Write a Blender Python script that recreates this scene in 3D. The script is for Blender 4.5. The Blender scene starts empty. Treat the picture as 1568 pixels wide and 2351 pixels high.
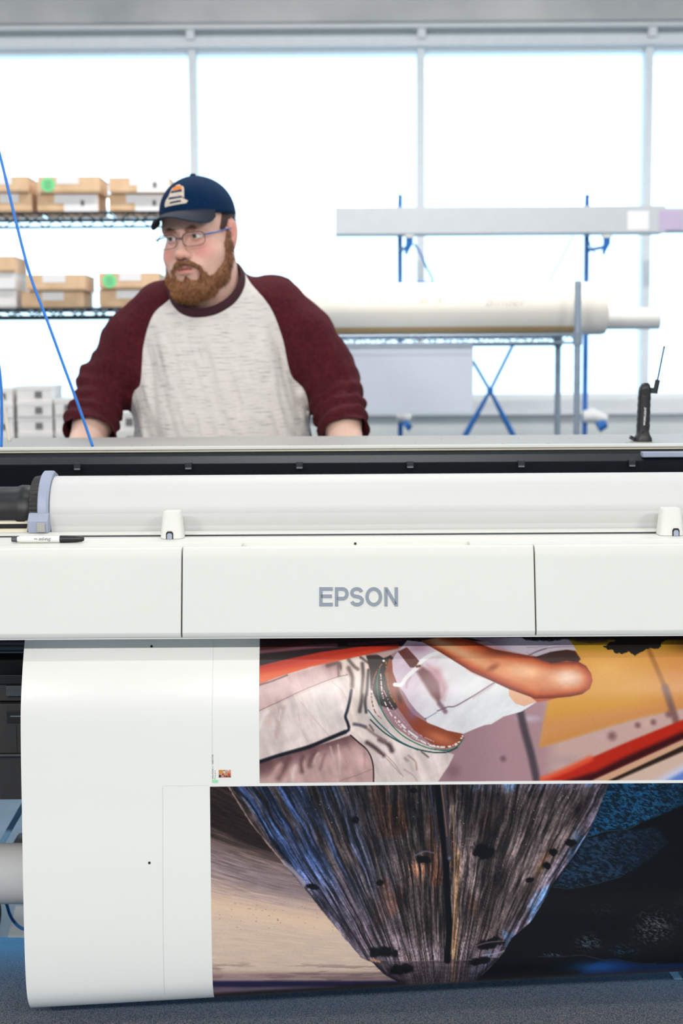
import bpy, bmesh, math, random
import numpy as np
from mathutils import Vector, Matrix

random.seed(7)
rng = np.random.default_rng(7)
scene = bpy.context.scene
COL = scene.collection

# ------------------------------------------------------------------ camera
FPX, CX, CY = 3267.0, 784.0, 1175.5          # focal length and centre in pixels of the 1568 x 2351 frame
CAM_H = 1.30
PITCH = math.atan((1175.5 - 840.0) / FPX)
ROLL = 0.0062
_f = Vector((0, math.cos(PITCH), -math.sin(PITCH)))
_u0 = Vector((0, math.sin(PITCH), math.cos(PITCH)))
_r0 = Vector((1, 0, 0))
_r = _r0 * math.cos(ROLL) - _u0 * math.sin(ROLL)
_u = _u0 * math.cos(ROLL) + _r0 * math.sin(ROLL)
cam_data = bpy.data.cameras.new('camera')
cam = bpy.data.objects.new('camera', cam_data)
COL.objects.link(cam)
cam.matrix_world = Matrix(((_r.x, _u.x, -_f.x, 0), (_r.y, _u.y, -_f.y, 0), (_r.z, _u.z, -_f.z, CAM_H), (0, 0, 0, 1)))
cam_data.sensor_fit = 'HORIZONTAL'
cam_data.sensor_width = 24.0
cam_data.lens = FPX / 1568.0 * 24.0
cam_data.dof.use_dof = True
cam_data.dof.focus_distance = 2.54
cam_data.dof.aperture_fstop = 3.4
cam_data.clip_start = 0.05
scene.camera = cam

# ------------------------------------------------------------------ world, light, exposure
SKY = 2.8
world = bpy.data.worlds.new('overcast_sky')
scene.world = world
world.use_nodes = True
_bg = world.node_tree.nodes['Background']
_bg.inputs[0].default_value = (0.58, 0.82, 1.0, 1)
_bg.inputs[1].default_value = SKY
LAMP_W = 50.0                                   # watts of one ceiling fixture
scene.view_settings.view_transform = 'Standard'
scene.view_settings.look = 'None'
scene.view_settings.gamma = 1.0
scene.view_settings.use_curve_mapping = False
scene.view_settings.exposure = 0.0

# ------------------------------------------------------------------ helpers
def at(px, py, Y):
    """point on the ray through a pixel, at depth Y in the room"""
    d = _f + _r * ((px - CX) / FPX) + _u * ((CY - py) / FPX)
    s = Y / d.y
    return Vector((d.x * s, Y, CAM_H + d.z * s))

def atz(px, py, z):
    d = _f + _r * ((px - CX) / FPX) + _u * ((CY - py) / FPX)
    s = (z - CAM_H) / d.z
    return Vector((d.x * s, d.y * s, z))

def proj(P):
    """world points (n,3) to pixels"""
    P = np.asarray(P, float) - np.array([0, 0, CAM_H])
    d = P @ np.array(_f)
    return CX + FPX * (P @ np.array(_r)) / d, CY - FPX * (P @ np.array(_u)) / d

def lin(c):
    c = np.asarray(c, float) / 255.0
    return np.where(c <= 0.04045, c / 12.92, ((c + 0.055) / 1.055) ** 2.4)

def M(name, rgb, rough=0.5, metal=0.0, var=0.06, vscale=30.0, bump=0.0, bscale=80.0, stretch=(1, 1, 1), spec=0.5,
      coat=0.0, trans=0.0, sheen=0.0, rgb2=None, detail=3.0, lo=0.35, hi=0.65, sss=0.0):
    """procedural material: a noise mixes two close colours, another gives fine relief"""
    m = bpy.data.materials.new(name)
    m.use_nodes = True
    nt = m.node_tree
    b = nt.nodes['Principled BSDF']
    c1 = lin(rgb)
    c2 = lin(rgb2) if rgb2 is not None else c1 * (1 - var)
    tc = nt.nodes.new('ShaderNodeTexCoord')
    mp = nt.nodes.new('ShaderNodeMapping')
    mp.inputs['Scale'].default_value = stretch
    nt.links.new(tc.outputs['Object'], mp.inputs['Vector'])
    n = nt.nodes.new('ShaderNodeTexNoise')
    n.inputs['Scale'].default_value = vscale
    n.inputs['Detail'].default_value = detail
    nt.links.new(mp.outputs[0], n.inputs['Vector'])
    r = nt.nodes.new('ShaderNodeValToRGB')
    r.color_ramp.elements[0].position = lo
    r.color_ramp.elements[1].position = hi
    r.color_ramp.elements[0].color = (*c2, 1)
    r.color_ramp.elements[1].color = (*c1, 1)
    nt.links.new(n.outputs['Fac'], r.inputs['Fac'])
    nt.links.new(r.outputs['Color'], b.inputs['Base Color'])
    b.inputs['Roughness'].default_value = rough
    b.inputs['Metallic'].default_value = metal
    b.inputs['Specular IOR Level'].default_value = spec
    b.inputs['Coat Weight'].default_value = coat
    b.inputs['Coat Roughness'].default_value = 0.1
    b.inputs['Transmission Weight'].default_value = trans
    b.inputs['Sheen Weight'].default_value = sheen
    if sss:
        b.inputs['Subsurface Weight'].default_value = sss
        b.inputs['Subsurface Radius'].default_value = (0.012, 0.005, 0.003)
    if bump:
        n2 = nt.nodes.new('ShaderNodeTexNoise')
        n2.inputs['Scale'].default_value = bscale
        n2.inputs['Detail'].default_value = 4
        nt.links.new(mp.outputs[0], n2.inputs['Vector'])
        bp = nt.nodes.new('ShaderNodeBump')
        bp.inputs['Strength'].default_value = bump
        bp.inputs['Distance'].default_value = 0.002
        nt.links.new(n2.outputs['Fac'], bp.inputs['Height'])
        nt.links.new(bp.outputs[0], b.inputs['Normal'])
    return m

def M_attr(name, rough=0.5, spec=0.5, coat=0.0, sss=0.0, bump=0.0, bscale=300.0):
    """material whose colour is stored on the mesh (attribute 'tint')"""
    m = M(name, (200, 200, 200), rough, spec=spec, coat=coat, sss=sss, bump=bump, bscale=bscale)
    nt = m.node_tree
    a = nt.nodes.new('ShaderNodeAttribute')
    a.attribute_name = 'tint'
    nt.links.new(a.outputs['Color'], nt.nodes['Principled BSDF'].inputs['Base Color'])
    return m

WL = {}
def empty(name, loc):
    o = bpy.data.objects.new(name, None)
    o.empty_display_size = 0.05
    o.location = loc
    COL.objects.link(o)
    WL[o.name] = Vector(loc)
    return o

def tag(o, label=None, cat=None, group=None, kind=None):
    if label: o['label'] = label
    if cat: o['category'] = cat
    if group: o['group'] = group
    if kind: o['kind'] = kind
    return o

class G:
    """collects shapes in room coordinates, then links them as ONE mesh object"""
    def __init__(s):
        s.V, s.F = [], []
    def add(s, V, F):
        n = len(s.V)
        s.V += [tuple(map(float, v)) for v in V]
        s.F += [tuple(int(i) + n for i in f) for f in F]
        return s
    def box(s, x0, x1, y0, y1, z0, z1):
        V = [(x, y, z) for z in (z0, z1) for y in (y0, y1) for x in (x0, x1)]
        return s.add(V, [(0, 2, 3, 1), (4, 5, 7, 6), (0, 1, 5, 4), (2, 6, 7, 3), (0, 4, 6, 2), (1, 3, 7, 5)])
    def bar(s, p, q, w, h, up=(0, 0, 1)):
        """rectangular bar from p to q"""
        p, q = Vector(p), Vector(q)
        d = (q - p).normalized()
        a = d.cross(Vector(up))
        if a.length < 1e-6: a = d.cross(Vector((0, 1, 0)))
        a.normalize(); b = a.cross(d)
        V = [e + a * (w / 2 * i) + b * (h / 2 * j) for e in (p, q) for i, j in ((-1, -1), (1, -1), (1, 1), (-1, 1))]
        return s.add(V, [(0, 1, 2, 3), (7, 6, 5, 4), (0, 4, 5, 1), (1, 5, 6, 2), (2, 6, 7, 3), (3, 7, 4, 0)])
    def cyl(s, p, q, r0, r1=None, n=24, caps=True):
        return s.tube([p, q], [r0, r0 if r1 is None else r1], n, caps)
    def tube(s, pts, r, n=8, caps=True, closed=False):
        pts = [Vector(p) for p in pts]
        k = len(pts)
        rr = r if isinstance(r, (list, tuple)) else [r] * k
        V, F = [], []
        a = None
        for i, p in enumerate(pts):
            if closed: d = pts[(i + 1) % k] - pts[i - 1]
            else: d = pts[min(i + 1, k - 1)] - pts[max(i - 1, 0)]
            d.normalize()
            if a is None:
                a = d.orthogonal().normalized()
            else:
                a = (a - d * a.dot(d)).normalized()
            b = d.cross(a)
            for j in range(n):
                t = 2 * math.pi * j / n
                V.append(p + (a * math.cos(t) + b * math.sin(t)) * rr[i])
        for i in range(k if closed else k - 1):
            i2 = (i + 1) % k
            for j in range(n):
                j2 = (j + 1) % n
                F.append((i * n + j, i * n + j2, i2 * n + j2, i2 * n + j))
        if caps and not closed:
            F.append(tuple(range(n - 1, -1, -1)))
            F.append(tuple((k - 1) * n + j for j in range(n)))
        return s.add(V, F)
    def prism_x(s, prof, x0, x1):
        """polygon of (y, z) drawn along x"""
        n = len(prof)
        V = [(x0, y, z) for y, z in prof] + [(x1, y, z) for y, z in prof]
        F = [tuple(range(n - 1, -1, -1)), tuple(range(n, 2 * n))]
        F += [(i, (i + 1) % n, n + (i + 1) % n, n + i) for i in range(n)]
        return s.add(V, F)
    def prism_y(s, prof, y0, y1):
        """polygon of (x, z) drawn along y"""
        n = len(prof)
        V = [(x, y0, z) for x, z in prof] + [(x, y1, z) for x, z in prof]
        F = [tuple(range(n)), tuple(range(2 * n - 1, n - 1, -1))]
        F += [(n + i, n + (i + 1) % n, (i + 1) % n, i) for i in range(n)]
        return s.add(V, F)
    def obj(s, name, mat, parent=None, smooth=False, bevel=0.0, seg=2, fix=False):
        return mesh_obj(name, s.V, s.F, mat, parent, smooth, bevel, seg, fix)

def mesh_obj(name, V, F, mat, parent=None, smooth=False, bevel=0.0, seg=2, fix=False, tint=None):
    V = np.asarray(V, float).reshape(-1, 3)
    c = (V.min(0) + V.max(0)) / 2
    me = bpy.data.meshes.new(name)
    if isinstance(F, np.ndarray):
        me.vertices.add(len(V)); me.vertices.foreach_set('co', (V - c).astype(np.float32).ravel())
        k = F.shape[1]
        me.loops.add(F.size); me.loops.foreach_set('vertex_index', F.astype(np.int32).ravel())
        me.polygons.add(len(F)); me.polygons.foreach_set('loop_start', np.arange(0, F.size, k, dtype=np.int32))
        me.update(calc_edges=True)
    else:
        me.from_pydata([tuple(v) for v in (V - c)], [], F)
    if fix:
        bm = bmesh.new(); bm.from_mesh(me)
        bmesh.ops.recalc_face_normals(bm, faces=bm.faces)
        bm.to_mesh(me); bm.free()
    if tint is not None:
        at_ = me.attributes.new('tint', 'FLOAT_COLOR', 'POINT')
        col = np.ones((len(V), 4), np.float32); col[:, :3] = tint
        at_.data.foreach_set('color', col.ravel())
    if smooth:
        me.polygons.foreach_set('use_smooth', np.ones(len(me.polygons), bool))
        if smooth != 'all':
            try: me.set_sharp_from_angle(angle=math.radians(40))
            except Exception: pass
    me.materials.append(mat)
    o = bpy.data.objects.new(name, me)
    COL.objects.link(o)
    pl = WL[parent.name] if parent else Vector((0, 0, 0))
    o.location = Vector(c) - pl
    WL[o.name] = Vector(c)
    if parent: o.parent = parent
    if bevel:
        b = o.modifiers.new('edges', 'BEVEL')
        b.width = bevel; b.segments = seg; b.limit_method = 'ANGLE'; b.angle_limit = math.radians(40)
        b.harden_normals = True
        me.polygons.foreach_set('use_smooth', np.ones(len(me.polygons), bool))
        try: me.set_sharp_from_angle(angle=math.radians(40))
        except Exception: pass
    return o

def text_mesh(body, size, place, mat, name, parent=None, shear=0.0, offset=0.0, extrude=0.0, width=None):
    """lettering: built-in font turned into a mesh; place(u, v, w) gives the room position of a glyph point"""
    cu = bpy.data.curves.new(name, 'FONT')
    cu.body = body; cu.size = size; cu.align_x = 'LEFT'; cu.shear = shear; cu.offset = offset; cu.extrude = extrude
    cu.resolution_u = 3
    tmp = bpy.data.objects.new(name + '_tmp', cu)
    COL.objects.link(tmp)
    dg = bpy.context.evaluated_depsgraph_get()
    me = bpy.data.meshes.new_from_object(tmp.evaluated_get(dg))
    V = [v.co.copy() for v in me.vertices]
    F = [tuple(p.vertices) for p in me.polygons]
    bpy.data.objects.remove(tmp); bpy.data.curves.remove(cu); bpy.data.meshes.remove(me)
    if width:
        x1 = max(v.x for v in V) - min(v.x for v in V); k = width / x1
    else: k = 1.0
    return mesh_obj(name, [place(v.x * k, v.y, v.z) for v in V], F, mat, parent)

def catmull(pts, n=8):
    P = [np.asarray(p, float) for p in pts]
    P = [2 * P[0] - P[1]] + P + [2 * P[-1] - P[-2]]
    out = []
    for i in range(1, len(P) - 2):
        for k in range(n):
            t = k / n
            a, b, c, d = P[i - 1], P[i], P[i + 1], P[i + 2]
            out.append(0.5 * ((2 * b) + (-a + c) * t + (2 * a - 5 * b + 4 * c - d) * t * t + (-a + 3 * b - 3 * c + d) * t ** 3))
    out.append(P[-2])
    return np.array(out)

def _hash(ix, iy, iz, seed):
    h = (ix.astype(np.uint32) * np.uint32(374761393) + iy.astype(np.uint32) * np.uint32(668265263)
         + iz.astype(np.uint32) * np.uint32(2246822519) + np.uint32(seed * 3266489917 % 4294967296))
    h = (h ^ (h >> np.uint32(13))) * np.uint32(1274126177)
    h = h ^ (h >> np.uint32(16))
    return (h & np.uint32(65535)).astype(np.float32) / 65535.0

def noise(x, y, z=0.0, seed=1):
    """value noise 0..1"""
    x, y, z = np.broadcast_arrays(np.asarray(x, np.float32), np.asarray(y, np.float32), np.asarray(z, np.float32))
    ix, iy, iz = (np.floor(a).astype(np.int64) for a in (x, y, z))
    fx, fy, fz = x - ix, y - iy, z - iz
    fx, fy, fz = (f * f * (3 - 2 * f) for f in (fx, fy, fz))
    def L(a, b, t): return a + (b - a) * t
    h = lambda dx, dy, dz: _hash(ix + dx, iy + dy, iz + dz, seed)
    if np.all(z == 0):
        return L(L(h(0, 0, 0), h(1, 0, 0), fx), L(h(0, 1, 0), h(1, 1, 0), fx), fy)
    return L(L(L(h(0, 0, 0), h(1, 0, 0), fx), L(h(0, 1, 0), h(1, 1, 0), fx), fy),
             L(L(h(0, 0, 1), h(1, 0, 1), fx), L(h(0, 1, 1), h(1, 1, 1), fx), fy), fz)

def fbm(x, y, z=0.0, seed=1, oct=3):
    a, s, t = 0.0, 1.0, 0.0
    for k in range(oct):
        a = a + s * noise(x * 2 ** k, y * 2 ** k, z * 2 ** k, seed + k)
        t += s; s *= 0.5
    return a / t

# ------------------------------------------------------------------ materials
WHITE_PLASTIC = M('white_plastic', (221, 221, 215), 0.5, var=0.015, vscale=6, spec=0.2)
PAPER = M('glossy_white_paper', (240, 239, 233), 0.26, var=0.01, vscale=5, spec=0.35)
ROLL_PAPER = M('roll_paper', (209, 209, 208), 0.5, var=0.01, vscale=5, spec=0.2)
BLACK_PLASTIC = M('black_plastic', (26, 27, 29), 0.42, var=0.2, vscale=60)
CHARCOAL = M('charcoal_textured_plastic', (48, 46, 45), 0.5, var=0.15, vscale=300, bump=0.25, bscale=900)
DEEP_BLACK = M('deep_black', (9, 10, 12), 0.55, var=0.2)
APRON_BLACK = M('blue_black_apron', (16, 22, 29), 0.45, var=0.15, vscale=200)
DARK_GREY = M('dark_grey_metal', (84, 88, 92), 0.4, metal=0.4, var=0.1)
SLATE_BLUE = M('slate_blue_plastic', (158, 167, 188), 0.42, var=0.05)
LOGO_GREY = M('logo_grey', (128, 139, 152), 0.45, metal=0.0, var=0.03)
CREAM = M('cream_metal', (222, 214, 190), 0.45, var=0.05)
DECK_GREY = M('deck_grey', (166, 164, 160), 0.5, var=0.05, vscale=80)
SEAM_GREY = M('seam_grey', (132, 136, 136), 0.45, var=0.1)
BRASS = M('brushed_clip_metal', (196, 188, 172), 0.35, metal=0.7)
CONCRETE = M('concrete', (226, 224, 220), 0.85, var=0.3, vscale=1.6, bump=0.3, bscale=20, rgb2=(186, 188, 188), detail=6)
LOW_CONCRETE = M('low_wall_concrete', (240, 242, 239), 0.85, rgb2=(222, 226, 224), vscale=2, bump=0.2, bscale=25, detail=5)
WALL_DARK = M('charcoal_wall', (84, 86, 90), 0.8, var=0.05, vscale=3)
WALL_WHITE = M('painted_wall', (226, 226, 224), 0.8, var=0.03, vscale=3)
ALU = M('pale_window_frame', (240, 244, 247), 0.45, var=0.04)  # near white: lens glare round the windows is mixed into the frame colour
ALU_DARK = M('blue_grey_header', (186, 198, 206), 0.5, var=0.05)
ALU_WHITE = M('white_header_strip', (244, 246, 246), 0.5, var=0.03)
FLOOR_M = M('sky_tinted_concrete_floor', (104, 126, 148), 0.36, rgb2=(70, 92, 114), vscale=3.0, bump=0.25, bscale=40, detail=6)  # blue cast of the skylight is mixed into the floor colour
FLOOR_STRIP = M('pale_floor_strip', (190, 188, 186), 0.5, var=0.1, vscale=20)
BLUE_CABLE = M('blue_cable', (36, 122, 214), 0.4, var=0.05)
CREAM_CABLE = M('cream_cable', (226, 220, 206), 0.5, var=0.05)
BLACK_RUBBER = M('black_rubber', (18, 19, 22), 0.6, var=0.2)
BLUE_STEEL = M('dark_blue_steel', (18, 104, 182), 0.45, var=0.1)  # blue cast of the backlit rack is put into this colour
CHROME = M('chrome_wire', (150, 164, 180), 0.35, metal=0.4, var=0.05)
BLACK_WIRE = M('black_wire', (34, 44, 50), 0.4, metal=0.3, var=0.1)
CARDBOARD = M('cardboard', (230, 196, 158), 0.75, rgb2=(220, 184, 146), vscale=24)
WHITE_CARD = M('white_card', (236, 233, 230), 0.6, var=0.02)
LABEL_WHITE = M('label_paper', (240, 238, 238), 0.6, var=0.02)
GREEN_STICKER = M('green_sticker', (120, 226, 150), 0.6, var=0.03)
PURPLE_LABEL = M('purple_label', (196, 180, 208), 0.6, var=0.05)
INK = M('ink_grey', (120, 118, 118), 0.7, var=0.05)
INK_DARK = M('ink_black', (20, 20, 22), 0.6, var=0.05)
PENCIL = M('pencil_grey', (206, 200, 188), 0.8, var=0.05)
KRAFT = M('cream_kraft_paper', (246, 240, 228), 0.7, var=0.03, vscale=8)
KRAFT_EDGE = M('tan_kraft_edge', (214, 178, 128), 0.7, var=0.06, vscale=20)
BOARD = M('pale_foam_board', (218, 226, 238), 0.6, var=0.02)
PALE_BLUE = M('pale_blue_lit_steel', (132, 178, 214), 0.4, var=0.05)  # blue light under the printer is put into the brace colour
STEEL = M('grey_painted_steel', (120, 128, 138), 0.45, metal=0.3, var=0.08)
LAMP_WHITE = M('lamp_housing_white', (230, 230, 228), 0.5, var=0.02)
# ------------------------------------------------------------------ the room
YW = 6.3                                         # window wall
XL, XR, YB, ZC = -5.0, 5.0, -4.5, 3.35
def S(o): return tag(o, kind='structure')
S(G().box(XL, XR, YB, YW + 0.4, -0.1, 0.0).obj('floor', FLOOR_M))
S(G().box(XL, XR, YB, YW + 0.4, ZC, ZC + 0.15).obj('ceiling', WALL_WHITE))
S(G().box(XL - 0.15, XL, YB, YW + 0.4, -0.1, ZC + 0.15).obj('wall_left', WALL_WHITE))
S(G().box(XR, XR + 0.15, YB, YW + 0.4, -0.1, ZC + 0.15).obj('wall_right', WALL_WHITE))
WX0, WX1, WZ0, WZ1 = -0.65, 1.05, 0.95, 2.55          # a window in the wall behind the camera
g = G().box(XL - 0.15, WX0, YB - 0.15, YB, -0.1, ZC + 0.15).box(WX1, XR + 0.15, YB - 0.15, YB, -0.1, ZC + 0.15)
S(g.box(WX0, WX1, YB - 0.15, YB, -0.1, WZ0).box(WX0, WX1, YB - 0.15, YB, WZ1, ZC + 0.15).obj('wall_front', WALL_DARK))
Z_SILL = at(1300, 950, YW).z
Z_HEAD = at(784, 113, YW).z
Z_A = at(784, 86, YW).z
Z_B = at(784, 69, YW - 0.05).z
Z_C = at(784, 56, YW - 0.08).z
S(G().box(XL, XR, YW, YW + 0.3, 0.0, Z_SILL - 0.005).obj('wall_back', LOW_CONCRETE))
S(G().box(XL, XR, YW - 0.14, YW + 0.3, Z_C, ZC).obj('trim_beam', CONCRETE))
S(G().box(XL, XR, YW - 0.10, YW + 0.2, Z_B, Z_C).obj('trim_strip', ALU_WHITE))
S(G().box(XL, XR, YW - 0.02, YW + 0.2, Z_A, Z_B).obj('trim_header', ALU_DARK))
S(G().box(XL, XR, YW - 0.05, YW + 0.2, Z_HEAD, Z_A).obj('trim_blind_box', ALU, bevel=0.008))
z_bf = at(1300, 915, YW).z
S(G().box(XL, XR, YW - 0.04, YW + 0.14, Z_SILL - 0.005, z_bf).obj('trim_sill', ALU_WHITE, bevel=0.006))
# glass: mostly clear with a weak mirror
def glass_material():
    m = bpy.data.materials.new('window_glass'); m.use_nodes = True
    nt = m.node_tree; nt.nodes.clear()
    out = nt.nodes.new('ShaderNodeOutputMaterial'); mix = nt.nodes.new('ShaderNodeMixShader')
    tr = nt.nodes.new('ShaderNodeBsdfTransparent'); gl = nt.nodes.new('ShaderNodeBsdfGlossy')
    fr = nt.nodes.new('ShaderNodeFresnel'); fr.inputs['IOR'].default_value = 1.25
    tr.inputs[0].default_value = (0.97, 0.985, 0.99, 1); gl.inputs['Roughness'].default_value = 0.02
    nt.links.new(fr.outputs[0], mix.inputs[0]); nt.links.new(tr.outputs[0], mix.inputs[1]); nt.links.new(gl.outputs[0], mix.inputs[2])
    nt.links.new(mix.outputs[0], out.inputs[0])
    return m
GLASS = glass_material()
mx = [at(px, 280, YW).x for px in (443.5, 966, 1488)]
step = (mx[2] - mx[0]) / 2
mull = [mx[0] - 4 * step, mx[0] - 3 * step, mx[0] - 2 * step, mx[0] - step] + mx + [mx[2] + step, mx[2] + 2 * step]
for i, x in enumerate(mull):
    x0 = XL if i == 0 else mull[i - 1]
    w = S(empty('window_%d' % (i + 1), ((x0 + x) / 2, YW, z_bf)))
    G().box(x0 + 0.02, x - 0.02, YW + 0.05, YW + 0.056, z_bf, Z_HEAD).obj('pane', GLASS, w)
    fr = G().box(x - 0.017, x + 0.017, YW - 0.02, YW + 0.1, z_bf, Z_HEAD).obj('mullion', ALU, w, bevel=0.003)
    G().box(x - 0.018, x + 0.018, YW - 0.075, YW - 0.02, Z_A - 0.02, Z_B + 0.03).obj('bracket', ALU, w, bevel=0.003)
    G().box(x0 + 0.024, x - 0.024, YW - 0.005, YW + 0.08, z_bf, z_bf + 0.022).obj('bottom_rail', ALU_WHITE, w, bevel=0.003)
    G().box(x0 + 0.024, x - 0.024, YW, YW + 0.08, Z_HEAD - 0.012, Z_HEAD).obj('top_rail', ALU, w, bevel=0.003)
wf = S(empty('window_10', ((WX0 + WX1) / 2, YB - 0.07, WZ0)))
G().box(WX0, WX1, YB - 0.08, YB - 0.074, WZ0, WZ1).obj('pane', GLASS, wf)
for a_, b_, c_, d_ in ((WX0, WX0 + 0.05, WZ0, WZ1), (WX1 - 0.05, WX1, WZ0, WZ1), (WX0, WX1, WZ0, WZ0 + 0.05), (WX0, WX1, WZ1 - 0.05, WZ1)):
    G().box(a_, b_, YB - 0.11, YB - 0.04, c_, d_).obj('frame_bar', ALU_WHITE, wf, bevel=0.004)
# outside: pale ground and a far line of hills
OUT_G = M('glare_white_ground', (250, 251, 252), 0.9, var=0.1, vscale=0.05)  # overexposure outside is put into the near-white ground and hills
OUT_H = M('glare_white_hills', (248, 250, 253), 0.95, var=0.1, vscale=0.02)
S(G().box(-150, 150, YW + 0.6, 260, -4.2, -4.0).obj('ground_outside', OUT_G))
xs = np.linspace(-130, 130, 90)
hz = 4.0 + 5 * np.array([float(fbm(np.array([x * 0.05]), np.array([0.3]), seed=5)[0]) for x in xs]) + 4 * np.exp(-((xs - 2) / 14) ** 2)
V = []; F = []
for i, x in enumerate(xs):
    V += [(x, 180, -4.1), (x, 186, hz[i]), (x, 240, hz[i] * 0.8), (x, 250, -4.1)]
for i in range(len(xs) - 1):
    for j in range(3): F.append((i * 4 + j, i * 4 + 4 + j, i * 4 + 5 + j, i * 4 + 1 + j))
S(mesh_obj('hills', V, F, OUT_H, smooth='all'))

# ceiling lamps: unseen rows, window row and rear tilt added as fill light
for ly, pw, row in ((0.2, 0.30, 'middle'), (-2.4, 1.48, 'rear'), (2.35, 0.22, 'printer'), (4.3, 0.55, 'window')):
    for lx, pos in ((-2.4, 'left'), (0.0, 'centre'), (2.4, 'right')):
        t = empty('unseen_ceiling_lamp', (lx, ly, 3.0))
        tag(t, 'long white unseen ceiling lamp in the %s row, %s of three' % (row, pos), 'lamp', 'unseen linear ceiling lamps above the work area')
        tilt = math.radians(52) if ly < 0 else 0.0      # the rear row is turned towards the printer
        ho = G().box(lx - 0.64, lx + 0.64, ly - 0.07, ly + 0.07, 2.99, 3.05).obj('housing', LAMP_WHITE, t, bevel=0.006)
        ho.rotation_euler.x = tilt
        for sx in (-0.45, 0.45):
            G().cyl((lx + sx, ly, 3.05), (lx + sx, ly, ZC), 0.004, n=8).obj('hanger', STEEL, t)
        L = bpy.data.lights.new('tube_light', 'AREA')
        L.shape = 'RECTANGLE'; L.size = 1.2; L.size_y = 0.1; L.energy = LAMP_W * pw; L.color = (1.0, 0.965, 0.925)
        lo = bpy.data.objects.new('tube_light', L); COL.objects.link(lo)
        lo.location = (0, 0.035 * math.sin(tilt), 0.02 - 0.035 * math.cos(tilt)); lo.rotation_euler.x = tilt; lo.parent = t

# pale flat strip on the floor behind the printer
a, b, c, d = atz(5, 2205, 0.001), atz(60, 2205, 0.001), atz(60, 2080, 0.001), atz(36, 2080, 0.001)
S(mesh_obj('floor_strip', [a, b + Vector((0.06, 0, 0)), c + Vector((0.06, 0, 0)), d], [(0, 1, 2, 3)], FLOOR_STRIP))
# ------------------------------------------------------------------ the large printer
PX0, PX1 = -1.13, 1.19
YF = 2.47                                        # foot of the front cover
zb = at(784, 1463, YF).z
zt = at(784, 1272, 2.50).z
zl = at(784, 1250, 2.518).z                      # level of the top ledge
YS = 3267 * (CAM_H - zl) / (1229 - 840.0)         # where the seam behind the ledge lies
pr = empty('large_format_printer', (0.03, 2.95, 0.0))
tag(pr, 'wide white floor-standing printer with grey lettering on its front cover', 'printer')
GAP = 0.0022
xs1, xs2 = at(417.5, 1380, 2.485).x, at(1228.5, 1380, 2.485).x
_t = lambda k: (YF + (2.50 - YF) * k, zb + 0.008 + (zt - zb - 0.008) * k)
prof = [(YF + 0.004, zb), (YF, zb + 0.008), _t(0.02), _t(0.95), (2.50, zt), (2.507, zt + 0.011), (2.518, zl - 0.002), (2.5183, zl - 0.014), (2.56, zl - 0.014), (2.56, zb)]
covers = []
for x0, x1 in ((PX0, xs1 - GAP / 2), (xs1 + GAP / 2, xs2 - GAP / 2), (xs2 + GAP / 2, PX1)):
    covers.append(G().prism_x(prof, x0, x1).obj('front_cover', WHITE_PLASTIC, pr, bevel=0.0016))
cover = covers[1]
# lower lip line of the cover
G().box(PX0, PX1, YF + 0.0035, 2.555, zb - 0.002, zb).obj('cover_lip', WHITE_PLASTIC, pr)
# top ledge: strips leaving the recessed grip free
hx0, hx1 = at(555, 1248, 2.53).x, at(1078, 1248, 2.53).x
yg0 = 3267 * (CAM_H - zl) / (1252.5 - 840.0); yg1 = 3267 * (CAM_H - zl) / (1244 - 840.0)
yg0 = max(yg0, 2.5185)
TH = 0.02
G().box(PX0, PX1, yg1, YS - 0.006, zl - TH, zl).obj('top_ledge', WHITE_PLASTIC, pr, bevel=0.0012)
G().box(PX0, hx0, 2.5185, yg1 - 0.0004, zl - TH, zl - 0.0006).obj('ledge_edge', WHITE_PLASTIC, pr, bevel=0.001)
G().box(hx1, PX1, 2.5185, yg1 - 0.0004, zl - TH, zl - 0.0006).obj('ledge_edge', WHITE_PLASTIC, pr, bevel=0.001)
grip = G().box(hx0, hx1, 2.5185, yg1, zl - 0.012, zl - 0.009).obj('grip_recess', WHITE_PLASTIC, pr)
xm = at(816, 1249, 2.53).x
G().box(xm - 0.002, xm + 0.002, yg1 - 0.0012, yg1 - 0.0002, zl - 0.006, zl - 0.002).obj('sensor_dot', DEEP_BLACK, grip)
# narrow seam behind the ledge, small metal clips in it
G().box(PX0, PX1, YS - 0.006, YS + 0.004, zl - 0.016, zl - 0.010).obj('seam_channel', SEAM_GREY, pr)
G().box(PX0, PX1, YS + 0.004, YS + 0.0065, zl - 0.016, zl + 0.0015).obj('seam_edge', DARK_GREY, pr)
for px in (170, 600, 815, 1030, 1240, 1455):
    x = at(px, 1229, YS).x
    G().box(x - 0.011, x + 0.011, YS - 0.004, YS + 0.0036, zl - 0.010, zl - 0.004).obj('seam_clip', BRASS, pr, bevel=0.0006)
# white guide behind the seam where the roll paper dips in
G().prism_x([(YS + 0.0065, zl - 0.02), (YS + 0.0065, zl + 0.003), (YS + 0.012, zl + 0.006), (YS + 0.03, zl + 0.006), (YS + 0.03, zl - 0.02)],
            PX0, PX1).obj('paper_guide', WHITE_PLASTIC, pr, bevel=0.001)
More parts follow.
